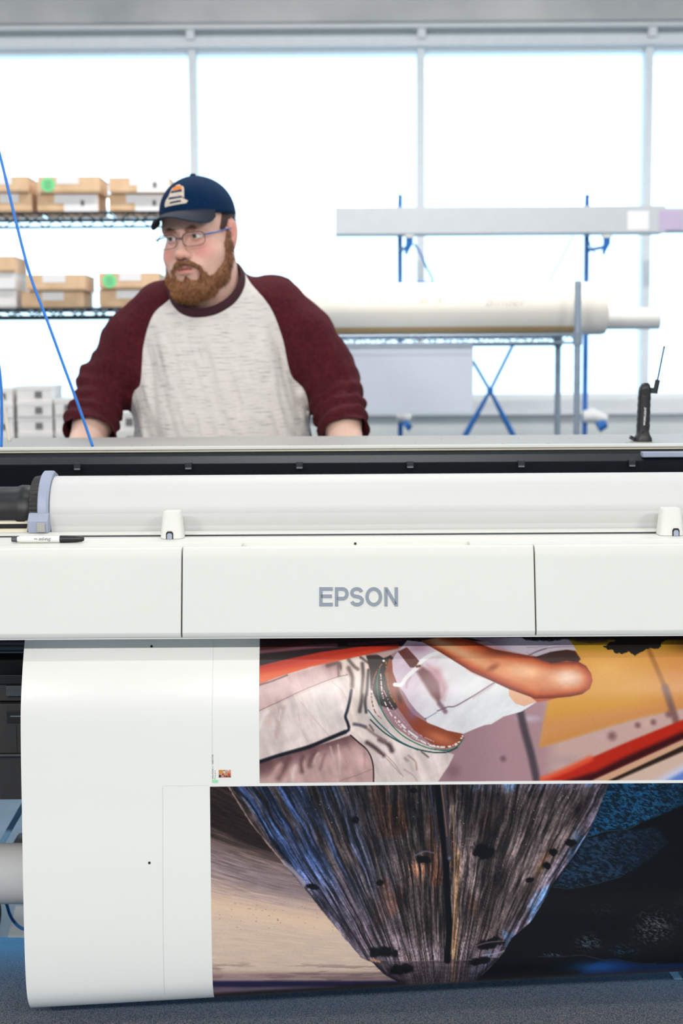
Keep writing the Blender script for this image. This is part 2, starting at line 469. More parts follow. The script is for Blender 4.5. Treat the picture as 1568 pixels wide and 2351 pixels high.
# two white snap holders on the ledge
for (c0, c1, y0, y1, lx) in ((370, 424, 1172, 1244, 393), (1508, 1566, 1165, 1238, 1545)):
    yy = YS - 0.028
    a, b = at(c0, y1, yy), at(c1, y1, yy)
    w = b.x - a.x; xc = (a.x + b.x) / 2; hgt = at(c0, y0, yy).z - zl
    g = G()
    for z, k in ((zl, 1.0), (zl + hgt * 0.9, 0.80), (zl + hgt, 0.70)):
        for i in range(20):
            t = 2 * math.pi * i / 20
            cx_, sy_ = math.cos(t), math.sin(t)
            ex = abs(cx_) ** 0.5 * (1 if cx_ > 0 else -1); ey = abs(sy_) ** 0.5 * (1 if sy_ > 0 else -1)
            g.V.append((xc + w / 2 * k * ex, yy + 0.022 * k * ey, z))
    for r in range(2):
        for i in range(20):
            j = (i + 1) % 20
            g.F.append((r * 20 + i, r * 20 + j, r * 20 + 20 + j, r * 20 + 20 + i))
    g.F.append(tuple(range(40, 60))); g.F.append(tuple(range(19, -1, -1)))
    hold = g.obj('snap_holder', WHITE_PLASTIC, pr, bevel=0.002)
    xl = at(lx, y1, yy).x
    yfr = yy - 0.0225
    arch = [(xl - 0.0065, zl + 0.0005), (xl + 0.0065, zl + 0.0005), (xl + 0.0065, zl + 0.011), (xl + 0.004, zl + 0.0145), (xl - 0.004, zl + 0.0145), (xl - 0.0065, zl + 0.011)]
    G().prism_y(arch, yfr - 0.0006, yfr + 0.004).obj('latch_frame', DEEP_BLACK, hold)
    G().prism_y([(xl + (x - xl) * 0.72, zl + (z - zl) * 0.78) for x, z in arch], yfr - 0.0022, yfr + 0.002).obj('latch', SLATE_BLUE, hold, bevel=0.0005)

# the lettering on the middle cover: thick strokes, slightly raised
def strip(pts, w, closed=False):
    P = [Vector((p[0], p[1])) for p in pts]; n = len(P); L = []; R = []
    for i in range(n):
        if closed: d0, d1 = (P[i] - P[i - 1]), (P[(i + 1) % n] - P[i])
        else: d0 = P[i] - P[i - 1] if i else P[1] - P[0]; d1 = P[i + 1] - P[i] if i < n - 1 else d0
        d0 = d0.normalized(); d1 = d1.normalized()
        m = Vector((-(d0 + d1).y, (d0 + d1).x)).normalized()
        k = w / 2 / max(0.35, m.dot(Vector((-d1.y, d1.x))))
        L.append(P[i] + m * k); R.append(P[i] - m * k)
    V = L + R
    F = [(i, n + i, n + (i + 1) % n, (i + 1) % n) for i in range(n if closed else n - 1)]
    return V, F
def arc(cx, cy, rx, ry, a0, a1, n=14):
    return [(cx + rx * math.cos(math.radians(a0 + (a1 - a0) * i / n)), cy + ry * math.sin(math.radians(a0 + (a1 - a0) * i / n))) for i in range(n + 1)]
W8 = 7.6; h = 42.0
letters = {
 'E': (733, [([(31, 3.8), (3.8, 3.8), (3.8, h - 3.8), (31, h - 3.8)], 0), ([(3.8, h / 2 + 1), (29, h / 2 + 1)], 0)]),
 'P': (769, [([(3.8, 0), (3.8, h - 3.8), (18, h - 3.8)] + arc(18, h - 14.5, 9.6, 10.7, 80, -80, 10) + [(18, h - 25.2), (3.8, h - 25.2)], 0)]),
 'S': (803, [(arc(16, h - 12.2, 11.2, 8.6, 12, 150, 9) + arc(16, h - 12.2, 11.2, 8.6, 160, 240, 6) + [(16, h / 2 + 0.4)] + arc(16.5, 12.4, 12, 8.8, 62, -20, 7) + arc(16.5, 12.4, 12, 8.8, -30, -168, 10), 0)]),
 'O': (839, [(arc(19, h / 2, 15.4, h / 2 - 3.6, 0, 345, 30), 1)]),
 'N': (882, [([(3.8, 0), (3.8, h)], 0), ([(27.7, 0), (27.7, h)], 0), ([(5.5, h - 4), (26, 4)], 0)]),
}
fdir = Vector((0, 2.50 - YF, zt - (zb + 0.008))).normalized()
def on_cover(px, up):
    """pixel column and height in pixels above the letter foot -> point on the cover face"""
    p = at(px, 1390 - up, 2.487)
    t = (p.z - (zb + 0.008)) / (zt - (zb + 0.008))
    return Vector((p.x, YF + (2.50 - YF) * t, p.z))
for ch, (x0, strokes) in letters.items():
    g = G()
    for pts, cl in strokes:
        V2, F2 = strip(pts, W8, cl)
        V3 = [on_cover(x0 + v.x, v.y) for v in V2]
        n = len(V3)
        g.add([v + Vector((0, -0.0012, 0)) for v in V3] + [v + Vector((0, 0.0012, 0)) for v in V3],
              F2 + [tuple(i + n for i in reversed(f)) for f in F2] +
              [(f[0], f[3], f[3] + n, f[0] + n) for f in F2] + [(f[2], f[1], f[1] + n, f[2] + n) for f in F2])
    o = g.obj('logo_letter', LOGO_GREY, cover, fix=True)

# ---- roll bay: spindle with clamp, black trough, rear rim, rear deck
YR, ZR, RR = 2.755, at(784, 1157, 2.755).z - 0.0, 0.066
ztop = at(784, 1089, YR).z
ZR = ztop - RR
xr0 = at(124, 1150, YR).x
roll = empty('paper_roll', (0.25, YR, ZR - RR))
tag(roll, 'wide white paper roll loaded in the open top of the printer', 'paper roll')
g = G()
g.cyl((xr0 + 0.004, YR, ZR), (xr0 + 0.004 + 1.62, YR, ZR), RR, n=64)
g.obj('rolled_paper', ROLL_PAPER, roll, smooth=True)
# the web leaving the roll and dipping behind the ledge
web = [(YR - RR * math.cos(t), ZR + RR * math.sin(t)) for t in (0.9, 0.6, 0.3, 0.05)]
web = [(y - 0.0008, z) for y, z in web] + [(YS + 0.034, zl + 0.015), (YS + 0.032, zl - 0.03)]
P = catmull(web, 6)
V = []; F = []
for y, z in P: V += [(xr0 + 0.006, y, z), (xr0 + 1.624, y, z)]
for i in range(len(P) - 1): F.append((2 * i, 2 * i + 1, 2 * i + 3, 2 * i + 2))
mesh_obj('paper_web', V, F, ROLL_PAPER, roll, smooth='all')
G().cyl((xr0 + 0.001, YR, ZR), (xr0 + 0.004, YR, ZR), 0.04, n=32).obj('core_end', CARDBOARD, roll)
# spindle and clamp (parts of the printer)
sp = G()
sp.tube([(PX0 + 0.03, YR, ZR), (xr0 - 0.17, YR, ZR), (xr0 - 0.165, YR, ZR), (xr0 - 0.16, YR, ZR), (xr0 - 0.07, YR, ZR), (xr0 - 0.062, YR, ZR), (xr0 - 0.05, YR, ZR), (xr0 - 0.04, YR, ZR)],
        [0.042, 0.042, 0.046, 0.046, 0.046, 0.049, 0.049, 0.046], 48)
spind = sp.obj('spindle', BLACK_PLASTIC, pr, smooth=True)
kn = G(); N = 96
ring = []
xa, xb = at(66, 1130, YR - 0.05).x, at(90, 1130, YR - 0.05).x
for x, rr in ((xa, 0.060), (xa + 0.003, 0.0655), (xb, 0.0685)):
    for i in range(N):
        r_ = rr - (0.0022 if i % 2 else 0.0)
        kn.V.append((x, YR + r_ * math.cos(2 * math.pi * i / N), ZR + r_ * math.sin(2 * math.pi * i / N)))
for k in range(2):
    for i in range(N):
        kn.F.append((k * N + i, k * N + (i + 1) % N, (k + 1) * N + (i + 1) % N, (k + 1) * N + i))
kn.F.append(tuple(range(N - 1, -1, -1))); kn.F.append(tuple(range(2 * N, 3 * N)))
clamp = kn.obj('knurled_ring', CHARCOAL, pr)
xc0, xc1 = at(88, 1150, YR - 0.06).x, at(113, 1150, YR - 0.06).x
G().tube([(xc0, YR, ZR), (xc0 + 0.002, YR, ZR), (xc1 - 0.004, YR, ZR), (xc1, YR, ZR)], [0.074, 0.0765, 0.0765, 0.073], 64).obj('clamp_disc', SLATE_BLUE, pr, smooth=True)
foot_top = at(88, 1178, YR - 0.075).z
ft = G().prism_x([(YR - 0.075, foot_top), (YR - 0.088, zl + 0.03), (YR - 0.086, zl + 0.006), (YR - 0.02, zl + 0.006), (YR - 0.02, foot_top)], xa + 0.004, xc1 + 0.002).obj('clamp_foot', SLATE_BLUE, pr, bevel=0.002)
G().box(xc0 + 0.002, xc1 - 0.003, YR - 0.0905, YR - 0.088, zl + 0.008, zl + 0.026).obj('clamp_window', DECK_GREY, ft, bevel=0.001)
# trough left of the clamp: cream slope with a black slot
TA, TB = np.array((YS + 0.030, zl + 0.006)), np.array((YR - 0.036, at(30, 1186, YR - 0.036).z))
G().prism_x([(TA[0], zl - 0.05), tuple(TA), tuple(TB), (TB[0] + 0.006, TB[1]), (TB[0] + 0.006, zl - 0.05)], PX0, xa - 0.002).obj('trough_strip', CREAM, pr, bevel=0.001)
tn = np.array((-(TB - TA)[1], (TB - TA)[0])); tn /= np.linalg.norm(tn)
s0_, s1_ = TA + (TB - TA) * 0.22, TA + (TB - TA) * 0.48
G().prism_x([tuple(s0_), tuple(s0_ + tn * 0.002), tuple(s1_ + tn * 0.002), tuple(s1_)], PX0, xa - 0.004).obj('trough_slot', DEEP_BLACK, pr)
s0_, s1_ = TA + (TB - TA) * 0.70, TA + (TB - TA) * 0.74
G().prism_x([tuple(s0_), tuple(s0_ + tn * 0.0012), tuple(s1_ + tn * 0.0012), tuple(s1_)], PX0, xa - 0.004).obj('trough_line', SEAM_GREY, pr)
# black trough behind and below the roll
YD0 = 3.0                                        # front edge of the rear deck
z_r0 = at(784, 1035, YD0).z
G().prism_x([(YS + 0.03, zl - 0.08), (YS + 0.03, zl - 0.03), (YR, ZR - RR - 0.012), (YD0 - 0.05, ZR - 0.04), (YD0 - 0.012, ZR + 0.01), (YD0 - 0.012, zl - 0.08)], PX0, PX1).obj('roll_trough', DEEP_BLACK, pr)
z_k = at(784, 1062, YD0 - 0.03).z
G().prism_x([(YD0 - 0.012, ZR), (YD0 - 0.034, z_k), (YD0 - 0.004, z_r0 - 0.003), (YD0 + 0.01, z_r0 - 0.003), (YD0 + 0.01, ZR)], PX0, PX1).obj('rear_apron', APRON_BLACK, pr)
for px in (180, 434, 688, 941, 1195, 1448):
    x = at(px, 1063, YD0 - 0.03).x
    hk = G().box(x - 0.007, x + 0.007, YD0 - 0.046, YD0 - 0.03, z_k - 0.004, z_k + 0.003)
    hk.box(x - 0.007, x + 0.007, YD0 - 0.046, YD0 - 0.042, z_k - 0.011, z_k - 0.004)
    o = hk.obj('hook', APRON_BLACK, pr, bevel=0.0006)
    G().box(x - 0.006, x + 0.006, YD0 - 0.0475, YD0 - 0.046, z_k - 0.0105, z_k - 0.008).obj('hook_tip', STEEL, o)
# silver name plate at the right end of the apron
pa, pb = at(1474, 1050, YD0 - 0.03), at(1640, 1037, YD0 - 0.022)
G().box(pa.x, pb.x, YD0 - 0.036, YD0 - 0.012, pa.z, pb.z + 0.001).obj('silver_plate', SLATE_BLUE, pr, bevel=0.002)
# rim: white strips with a dark line between, then the grey deck
z_d0 = at(784, 1027, YD0).z
YD1 = 3.30
z_d1 = at(784, 1001, YD1).z
G().box(PX0, PX1, YD0, YD0 + 0.012, z_r0, z_r0 + 0.0022).obj('rim_strip', CREAM, pr)
G().box(PX0, PX1, YD0 + 0.002, YD0 + 0.012, z_r0 + 0.0022, z_r0 + 0.0042).obj('rim_groove', DARK_GREY, pr)
G().box(PX0, PX1, YD0 + 0.0005, YD0 + 0.014, z_r0 + 0.0042, z_d0 + 0.0035).obj('rim_lip', WHITE_PLASTIC, pr, bevel=0.001)
G().prism_x([(YD0 + 0.014, z_d0 - 0.05), (YD0 + 0.014, z_d0), (YD1, z_d1), (YD1, z_d1 - 0.08)], PX0, PX1).obj('rear_deck', DECK_GREY, pr, bevel=0.001)
deckz = lambda y: z_d0 + (y - YD0 - 0.014) / (YD1 - YD0 - 0.014) * (z_d1 - z_d0)
for k in range(26):                              # small drilled marks on the deck
    px = 60 + k * 60 + random.uniform(-14, 14)
    y = YD0 + random.choice((0.07, 0.09, 0.2, 0.24))
    x = at(px, 1015, y).x
    G().cyl((x, y, deckz(y) - 0.0005), (x, y, deckz(y) + 0.0004), random.uniform(0.0012, 0.003), n=10).obj('deck_mark', SEAM_GREY, pr)
# end housings outside the frame
for x0, x1 in ((PX0 - 0.12, PX0), (PX1, PX1 + 0.12)):
    G().prism_x([(2.49, 0.62), (2.50, zl), (2.55, zl + 0.02), (2.75, z_r0), (YD1, z_r0), (YD1, 0.62)], x0, x1).obj('end_housing', WHITE_PLASTIC, pr, bevel=0.01)
# ---- black body under the cover (seen left of the hanging sheet)
YBK = 2.60
def zy(py, Y): return at(25, py, Y).z
G().box(PX0, PX1, YBK + 0.03, 3.28, zy(1838, YBK), zl - 0.085).obj('lower_body', BLACK_PLASTIC, pr)
G().box(PX0, PX1, YBK + 0.01, YBK + 0.035, zy(1497, YBK), zy(1471, YBK) + 0.02).obj('exit_rail', DARK_GREY, pr, bevel=0.0015)
for py in (1476, 1486, 1499):
    G().box(PX0, PX1, YBK + 0.006, YBK + 0.011, zy(py + 1.3, YBK), zy(py - 1.3, YBK)).obj('exit_rail_rib', STEEL if py > 1490 else CHARCOAL, pr)
z0, z1, z2, z3, z4, z5, z6, z7 = (zy(p, YBK) for p in (1507, 1545, 1570, 1612, 1616, 1730, 1736, 1838))
G().prism_x([(YBK + 0.03, z0), (YBK + 0.008, z1), (YBK - 0.002, z1 - 0.004), (YBK, z2), (YBK + 0.03, z2)], PX0, PX1).obj('curved_guide', BLACK_PLASTIC, pr, bevel=0.001)
G().box(PX0, PX1, YBK + 0.012, YBK + 0.034, z3, z2 - 0.001).obj('recess_band', CHARCOAL, pr)
xh = at(12, 1590, YBK).x
G().box(xh, xh + 0.5, YBK + 0.004, YBK + 0.012, zy(1600, YBK), zy(1576, YBK)).obj('recess_step', DARK_GREY, pr, bevel=0.001)
mp_ = G().box(PX0, PX1, YBK, YBK + 0.03, z5, z4).obj('lower_panel', CHARCOAL, pr, bevel=0.0015)
xq = at(16, 1645, YBK).x
G().box(xq, xq + 0.16, YBK - 0.0015, YBK + 0.001, zy(1661, YBK), zy(1632, YBK)).obj('grip_slot', DEEP_BLACK, mp_, bevel=0.0012)
G().box(xq + 0.007, xq + 0.15, YBK - 0.003, YBK - 0.0012, zy(1645, YBK), zy(1642.5, YBK)).obj('grip_bar', STEEL, mp_)
xq2 = at(38, 1700, YBK).x
G().box(xq2, xq2 + 0.0012, YBK - 0.0006, YBK + 0.002, z5 + 0.002, zy(1664, YBK)).obj('panel_joint', DEEP_BLACK, mp_)
G().box(PX0, PX1, YBK - 0.004, YBK + 0.03, z6, z5 - 0.0008).obj('panel_strip', DARK_GREY, pr, bevel=0.001)
G().box(PX0, PX1, YBK + 0.006, YBK + 0.04, z7, z6 - 0.001).obj('bottom_panel', CHARCOAL, pr, bevel=0.0015)
# ---- stand: two legs with feet and castors, cross bar, take-up arms
zbot = z7
for sx, X in ((-1, PX0 + 0.09), (1, PX1 - 0.09)):
    leg = G().box(X - 0.04, X + 0.04, 2.86, 2.98, 0.13, zbot).obj('stand_leg', BLACK_PLASTIC, pr, bevel=0.006)
    foot = G().box(X - 0.045, X + 0.045, 2.42, 3.36, 0.085, 0.135).obj('stand_foot', STEEL, pr, bevel=0.008)
    for yy in (2.47, 3.31):
        c = G().cyl((X - 0.016, yy, 0.036), (X + 0.016, yy, 0.036), 0.036, n=28)
        c.box(X - 0.03, X + 0.03, yy - 0.02, yy + 0.02, 0.066, 0.086)
        c.obj('castor', BLACK_RUBBER, foot)
G().box(PX0 + 0.12, PX1 - 0.12, 2.9, 2.95, 0.42, 0.52).obj('cross_bar', STEEL, pr, bevel=0.004)
# struts seen through the gap beside the sheet
p, q = at(6, 1932, 2.97), at(52, 1852, 2.97)
d_ = (q - p)
G().bar(p - d_ * 0.1, q + d_ * 0.9, 0.012, 0.01, up=(0, 1, 0)).obj('brace', PALE_BLUE, pr, bevel=0.001)
p = at(22, 1900, 3.02)
G().box(p.x - 0.012, p.x + 0.016, 3.0, 3.03, 0.46, zbot).obj('brace_plate', DARK_GREY, pr, bevel=0.001)
pa, pb = at(32, 1935, 2.93), at(85, 1915, 2.93)
G().prism_y([(pa.x, pa.z), (pb.x, pa.z), (pb.x, pb.z), (pa.x + 0.01, pb.z)], 2.90, 2.94).obj('gusset', DARK_GREY, pr, bevel=0.001)
p = at(3, 1900, 2.99)
G().box(p.x - 0.05, p.x + 0.009, 2.96, 3.0, 0.40, zbot).obj('cable_duct', BLACK_PLASTIC, pr, bevel=0.001)
p = at(44, 1885, 2.99)
G().box(p.x - 0.006, p.x + 0.05, 3.0, 3.03, 0.44, 0.535).obj('bracket_box', BLACK_PLASTIC, pr, bevel=0.002)
c_ = at(-8, 2102, 2.98)
G().cyl((c_.x - 0.02, 2.98, c_.z), (c_.x + 0.004, 2.98, c_.z), 0.028, n=28).obj('roller_wheel', BLACK_RUBBER, pr, smooth=True)
G().cyl((c_.x - 0.12, 2.98, c_.z), (c_.x - 0.02, 2.98, c_.z), 0.008, n=12).obj('roller_axle', STEEL, pr)
# right front leg of the take-up stand, at the lower right corner
pA, pB = atz(1545, 2240, 0.09), None
pA = at(1556, 2246, 2.64); pB = at(1588, 2292, 2.64)
G().bar(pA - (pB - pA) * 2.0, pB + (pB - pA) * 0.3, 0.014, 0.012, up=(0, 1, 0)).obj('stand_strut', PALE_BLUE, pr, bevel=0.002)
# ---- take-up tube in front, under the body
YT = 2.70
zt0, zt1 = at(25, 1938, YT).z, at(25, 2072, YT).z
RT = (zt0 - zt1) / 2 * 0.985; ZT = (zt0 + zt1) / 2
tk = empty('take_up_tube', (0.0, YT, ZT - RT))
tag(tk, 'white take-up tube running across below the black printer body', 'tube')
G().cyl((-0.98, YT, ZT), (1.04, YT, ZT), RT, n=64).obj('tube_body', ROLL_PAPER, tk, smooth=True)
for x, s in ((-0.98, -1), (1.04, 1)):
    G().cyl((x, YT, ZT), (x + 0.05 * s, YT, ZT), 0.03, n=24).obj('end_plug', BLACK_PLASTIC, tk, smooth=True)
for X in (PX0 + 0.09, PX1 - 0.09):
    G().bar((X, YT, ZT), (X, 2.88, 0.34), 0.03, 0.05).obj('take_up_arm', BLACK_PLASTIC, pr, bevel=0.004)
# ------------------------------------------------------------------ the printed sheet hanging from the printer
prof_pts = [(2.63, 0.885), (2.592, 0.866), (2.561, 0.835), (2.535, 0.793), (2.512, 0.742), (2.496, 0.69), (2.489, 0.63), (2.485, 0.57), (2.482, 0.50),
            (2.476, 0.40), (2.472, 0.28), (2.476, 0.205), (2.488, 0.168), (2.513, 0.145), (2.545, 0.142), (2.578, 0.158), (2.606, 0.215),
            (YT - RT - 0.001, ZT - 0.01)]
PC = catmull(prof_pts, 40)
seg = np.r_[0, np.cumsum(np.linalg.norm(np.diff(PC, axis=0), axis=1))]
SL = seg[-1]
XS0 = at(48, 1650, 2.495).x
XS1 = XS0 + 1.62
SK0 = -0.016                                     # the loop hangs lower at the left
def sheet(x, s, off=0.0):
    """point of the sheet at width x and length s, off metres in front of it"""
    x = np.asarray(x, float); s = np.asarray(s, float)
    y = np.interp(s, seg, PC[:, 0]); z = np.interp(s, seg, PC[:, 1])
    e = 0.002
    ty = np.interp(s + e, seg, PC[:, 0]) - np.interp(s - e, seg, PC[:, 0])
    tz = np.interp(s + e, seg, PC[:, 1]) - np.interp(s - e, seg, PC[:, 1])
    L = np.hypot(ty, tz) + 1e-9
    ny, nz = tz / L, -ty / L                     # outward (towards the viewer)
    k = SK0 + (x - XS0) * 0.052
    w = np.clip((0.60 - z) / 0.44, 0, 1); w = w * w * (3 - 2 * w)
    back = np.clip((s - (SL - 0.20)) / 0.20, 0, 1)
    z2 = z + k * w * (1 - back * back * (3 - 2 * back))
    wave = 0.0025 * np.sin(x * 5.0 + 0.6) * np.clip((0.8 - z) / 0.5, 0, 1) * (1 - back)
    return np.stack([x, y + ny * off + wave, z2 + nz * off], -1)

def grid_obj(name, xs, ss, off, mat, parent, tint=None, smooth='all'):
    X, Sg = np.meshgrid(xs, ss)
    V = sheet(X, Sg, off).reshape(-1, 3)
    nx, ns = len(xs), len(ss)
    i = np.arange(nx - 1)[None, :] + nx * np.arange(ns - 1)[:, None]
    F = np.stack([i, i + nx, i + nx + 1, i + 1], -1).reshape(-1, 4)
    t = tint(V) if tint else None
    return mesh_obj(name, V, F, mat, parent, smooth=smooth, tint=t)

sheet_root = empty('hanging_print_sheet', (0.2, 2.5, 0.19))
tag(sheet_root, 'wide glossy white sheet with two printed photographs hanging out of the printer', 'printed sheet')
grid_obj('sheet', np.linspace(XS0, XS1, 60), np.linspace(0, SL, 200), 0.0, PAPER, sheet_root)

def s_at(px, py):
    """length along the sheet where a pixel row meets it"""
    ss = np.linspace(0.02, SL - 0.25, 1500)
    x = at(px, py, 2.49).x
    P = sheet(np.full_like(ss, x), ss)
    u, v = proj(P)
    return float(np.interp(py, v, ss))
def x_at(px, py):
    s = s_at(px, py)
    xs = np.linspace(XS0, XS1, 400)
    u, v = proj(sheet(xs, np.full_like(xs, s)))
    return float(np.interp(px, u, xs))

# ---- painting tools (pixels of the photograph are used as the artwork's own coordinates)
def sst(a, b, x):
    t = np.clip((x - a) / (b - a), 0, 1); return t * t * (3 - 2 * t)
class Art:
    def __init__(s, u, v, base):
        s.u, s.v = u.astype(np.float32), v.astype(np.float32)
        s.C = np.tile(np.array(base, np.float32), (len(u), 1))
    def mix(s, rgb, a):
        a = np.asarray(a, np.float32)[:, None]
        s.C += (np.asarray(rgb, np.float32) - s.C) * a
    def seg(s, p, q):
        dx, dy = q[0] - p[0], q[1] - p[1]
        t = np.clip(((s.u - p[0]) * dx + (s.v - p[1]) * dy) / (dx * dx + dy * dy + 1e-9), 0, 1)
        return np.hypot(s.u - p[0] - t * dx, s.v - p[1] - t * dy), t
    def sd(s, pts):
        """signed distance to a polygon, positive inside"""
        ins = np.zeros(len(s.u), bool); d = np.full(len(s.u), 1e9, np.float32)
        n = len(pts)
        for i in range(n):
            p, q = pts[i], pts[(i + 1) % n]
            d = np.minimum(d, s.seg(p, q)[0])
            if p[1] != q[1]:
                c = (p[1] > s.v) != (q[1] > s.v)
                ins ^= c & (s.u < (q[0] - p[0]) * (s.v - p[1]) / (q[1] - p[1]) + p[0])
        return np.where(ins, d, -d)
    def poly(s, pts, rgb, soft=1.0, a=1.0, rough=0.0):
        d = s.sd(pts)
        if rough: d = d + rough * (fbm(s.u / 7, s.v / 7, seed=3) - 0.5) * 2
        s.mix(rgb, sst(-soft, soft, d) * a); return d
    def line(s, pts, w, rgb, soft=1.0, a=1.0, dash=None, curve=True):
        if curve and len(pts) > 2: pts = [tuple(p) for p in catmull(pts, 5)]
        d = np.full(len(s.u), 1e9, np.float32); L = np.zeros(len(s.u), np.float32); acc = 0.0
        for p, q in zip(pts[:-1], pts[1:]):
            dd, t = s.seg(p, q); l = math.hypot(q[0] - p[0], q[1] - p[1])
            L = np.where(dd < d, acc + t * l, L); d = np.minimum(d, dd); acc += l
        al = sst(soft, -soft, d - w / 2) * a
        if dash is not None: al = al * (noise(L / dash[0], 0 * L, seed=dash[1]) > 0.42)
        s.mix(rgb, al)
    def blob(s, x, y, rx, ry, rgb, a=1.0, rot=0.0, hard=0.0, rough=0.0):
        c, n = math.cos(rot), math.sin(rot)
        du, dv = s.u - x, s.v - y
        r = np.hypot((du * c + dv * n) / rx, (-du * n + dv * c) / ry)
        if rough: r = r + rough * (fbm(s.u / 9, s.v / 9, seed=8) - 0.5)
        s.mix(rgb, sst(1.0, hard, r) * a)
    def out(s, gain=1.0): return np.clip(lin(np.clip(s.C, 0, 255)) * gain, 0, 1)

def c1(*p): return [(590 + a / 4.7515, 1450 + b / 4.7515) for a, b in p]
def c2(*p): return [(880 + a / 4.3556, 1450 + b / 4.3556) for a, b in p]
def c3(*p): return [(1208 + a / 4.3556, 1450 + b / 4.3556) for a, b in p]
def c4(*p): return [(470 + a / 2.851, 1790 + b / 2.851) for a, b in p]
def c5(*p): return [(1000 + a / 2.7606, 1780 + b / 2.7606) for a, b in p]

def paint_upper(V):
    """photograph of a person lying in a hammock: arm, white top, beads, pale trousers"""
    u, v = proj(V); u = np.where(u > 1600, 3200 - u, u)
    A = Art(u, v, (178, 140, 145))
    A.mix((150, 115, 122), sst(1180, 1060, A.u) * 0.5)
    A.mix((205, 170, 160), sst(1235, 1290, A.u))
    A.blob(1155, 1742, 12, 12, (110, 80, 85), 0.8); A.blob(1040, 1770, 30, 30, (120, 85, 95), 0.6)
    A.blob(1215, 1650, 45, 14, (215, 210, 235), 0.5)
    # yellow cloth behind
    A.poly([(1262, 1590), (1252, 1640), (1240, 1714), (1300, 1697), (1392, 1668), (1472, 1645), (1568, 1624), (1900, 1560), (1900, 1400), (1310, 1400)], (221, 158, 68), 7)
    yel = sst(-8, 8, A.sd([(1262, 1590), (1252, 1640), (1240, 1714), (1300, 1697), (1392, 1668), (1472, 1645), (1568, 1624), (1900, 1560), (1900, 1400), (1310, 1400)]))
    A.mix((206, 128, 50), yel * sst(1430, 1600, A.u) * 0.8)
    A.mix((216, 146, 98), yel * sst(0, 40, A.v - (1612 - (A.u - 1392) * 0.14)) * 0.75)
    A.mix((200, 130, 55), yel * sst(1665, 1715, A.v + (A.u - 1300) * 0.25) * 0.7)
    A.mix((176, 136, 20), yel * sst(1506, 1478, A.v))
    A.mix((120, 90, 12), yel * sst(1480, 1464, A.v) * 0.8)
    A.mix((90, 50, 5), yel * sst(1510, 1475, A.v) * sst(1500, 1600, A.u))
    A.mix((238, 178, 92), yel * np.exp(-((A.u - 1392) / 45) ** 2 - ((A.v - 1535) / 22) ** 2) * 0.7)
    # dark poles
    A.line([(1193, 1628), (1205, 1680), (1220, 1735), (1236, 1810)], 17, (72, 62, 68), 6, 0.9)
    A.line(c3((1230, 190), (1390, 560)), 11, (160, 100, 30), 4, 0.8)
    A.line(c3((1390, 560), (1500, 900)), 16, (120, 85, 80), 6, 0.85)
    for x, y, r in ((1405, 1690, 18), (1464, 1665, 12), (1500, 1658, 12), (1535, 1640, 14)):
        A.blob(x, y, r, r, (120, 78, 78), 0.8)
    A.blob(1380, 1690, 20, 12, (215, 170, 175), 0.7); A.blob(1484, 1662, 12, 16, (222, 175, 160), 0.7); A.blob(1300, 1745, 60, 20, (178, 150, 148), 0.6)
    # red rail lower right with tan and black bands
    A.poly(c3((150, 1490), (600, 1285), (1000, 1110), (1568, 880), (2900, 330), (2900, 600), (1568, 1070), (650, 1490)), (188, 38, 18), 4)
    A.poly(c3((380, 1500), (700, 1400), (1000, 1250), (1568, 1000), (2900, 450), (2900, 600), (1568, 1080), (650, 1500)), (58, 12, 14), 8)
    A.line(c3((160, 1480), (420, 1375), (640, 1270)), 14, (236, 92, 56), 6, 0.8)
    A.poly(c3((640, 1500), (1568, 1085), (2900, 500), (2900, 560), (1568, 1140), (820, 1500)), (214, 164, 130), 3)
    A.poly(c3((800, 1500), (1568, 1140), (2900, 560), (2900, 1600), (900, 1600)), (46, 30, 20), 3)
    A.poly(c3((900, 1490), (1568, 1200), (2900, 620), (2900, 1600), (900, 1600)), (216, 184, 165), 4)
    A.poly(c3((1280, 1490), (1568, 1330), (2900, 900), (2900, 1600), (1280, 1600)), (205, 205, 228), 10)
    A.poly(c3((1400, 1495), (1568, 1400), (2900, 1000), (2900, 1600), (1400, 1600)), (96, 128, 205), 8)
    # ---- trousers
    tro = [(560, 1590), (594, 1577), (640, 1548), (700, 1532), (800, 1510), (835, 1500), (852, 1512), (856, 1560), (868, 1620), (900, 1665), (950, 1700), (1005, 1722), (1043, 1732), (1030, 1758), (1002, 1800), (560, 1800)]
    A.poly(tro, (226, 208, 201), 1.2)
    tm = sst(-1.2, 1.2, A.sd(tro))
    A.poly(c1((0, 600), (350, 460), (800, 340), (930, 420), (1000, 470), (830, 510), (430, 690), (20, 870)), (208, 174, 171), 4)
    A.mix((168, 130, 130), tm * np.exp(-((A.u - 755) / 30) ** 2 - ((A.v - 1528) / 9) ** 2) * 0.9)
    A.line(c1((770, 370), (880, 340), (920, 400)), 9, (92, 62, 58), 4, 0.8)
    A.line(c1((880, 350), (890, 480)), 5, (120, 88, 84), 2, 0.7)
    A.line(c1((955, 320), (940, 480)), 9, (236, 214, 198), 3, 0.9)
    A.line(c1((20, 865), (250, 760), (500, 640), (830, 510), (990, 470)), 1.3, (92, 56, 52), 0.8, 0.9)
    A.line(c1((20, 890), (250, 785), (500, 665), (830, 535)), 1.0, (200, 165, 160), 0.8, 0.7)
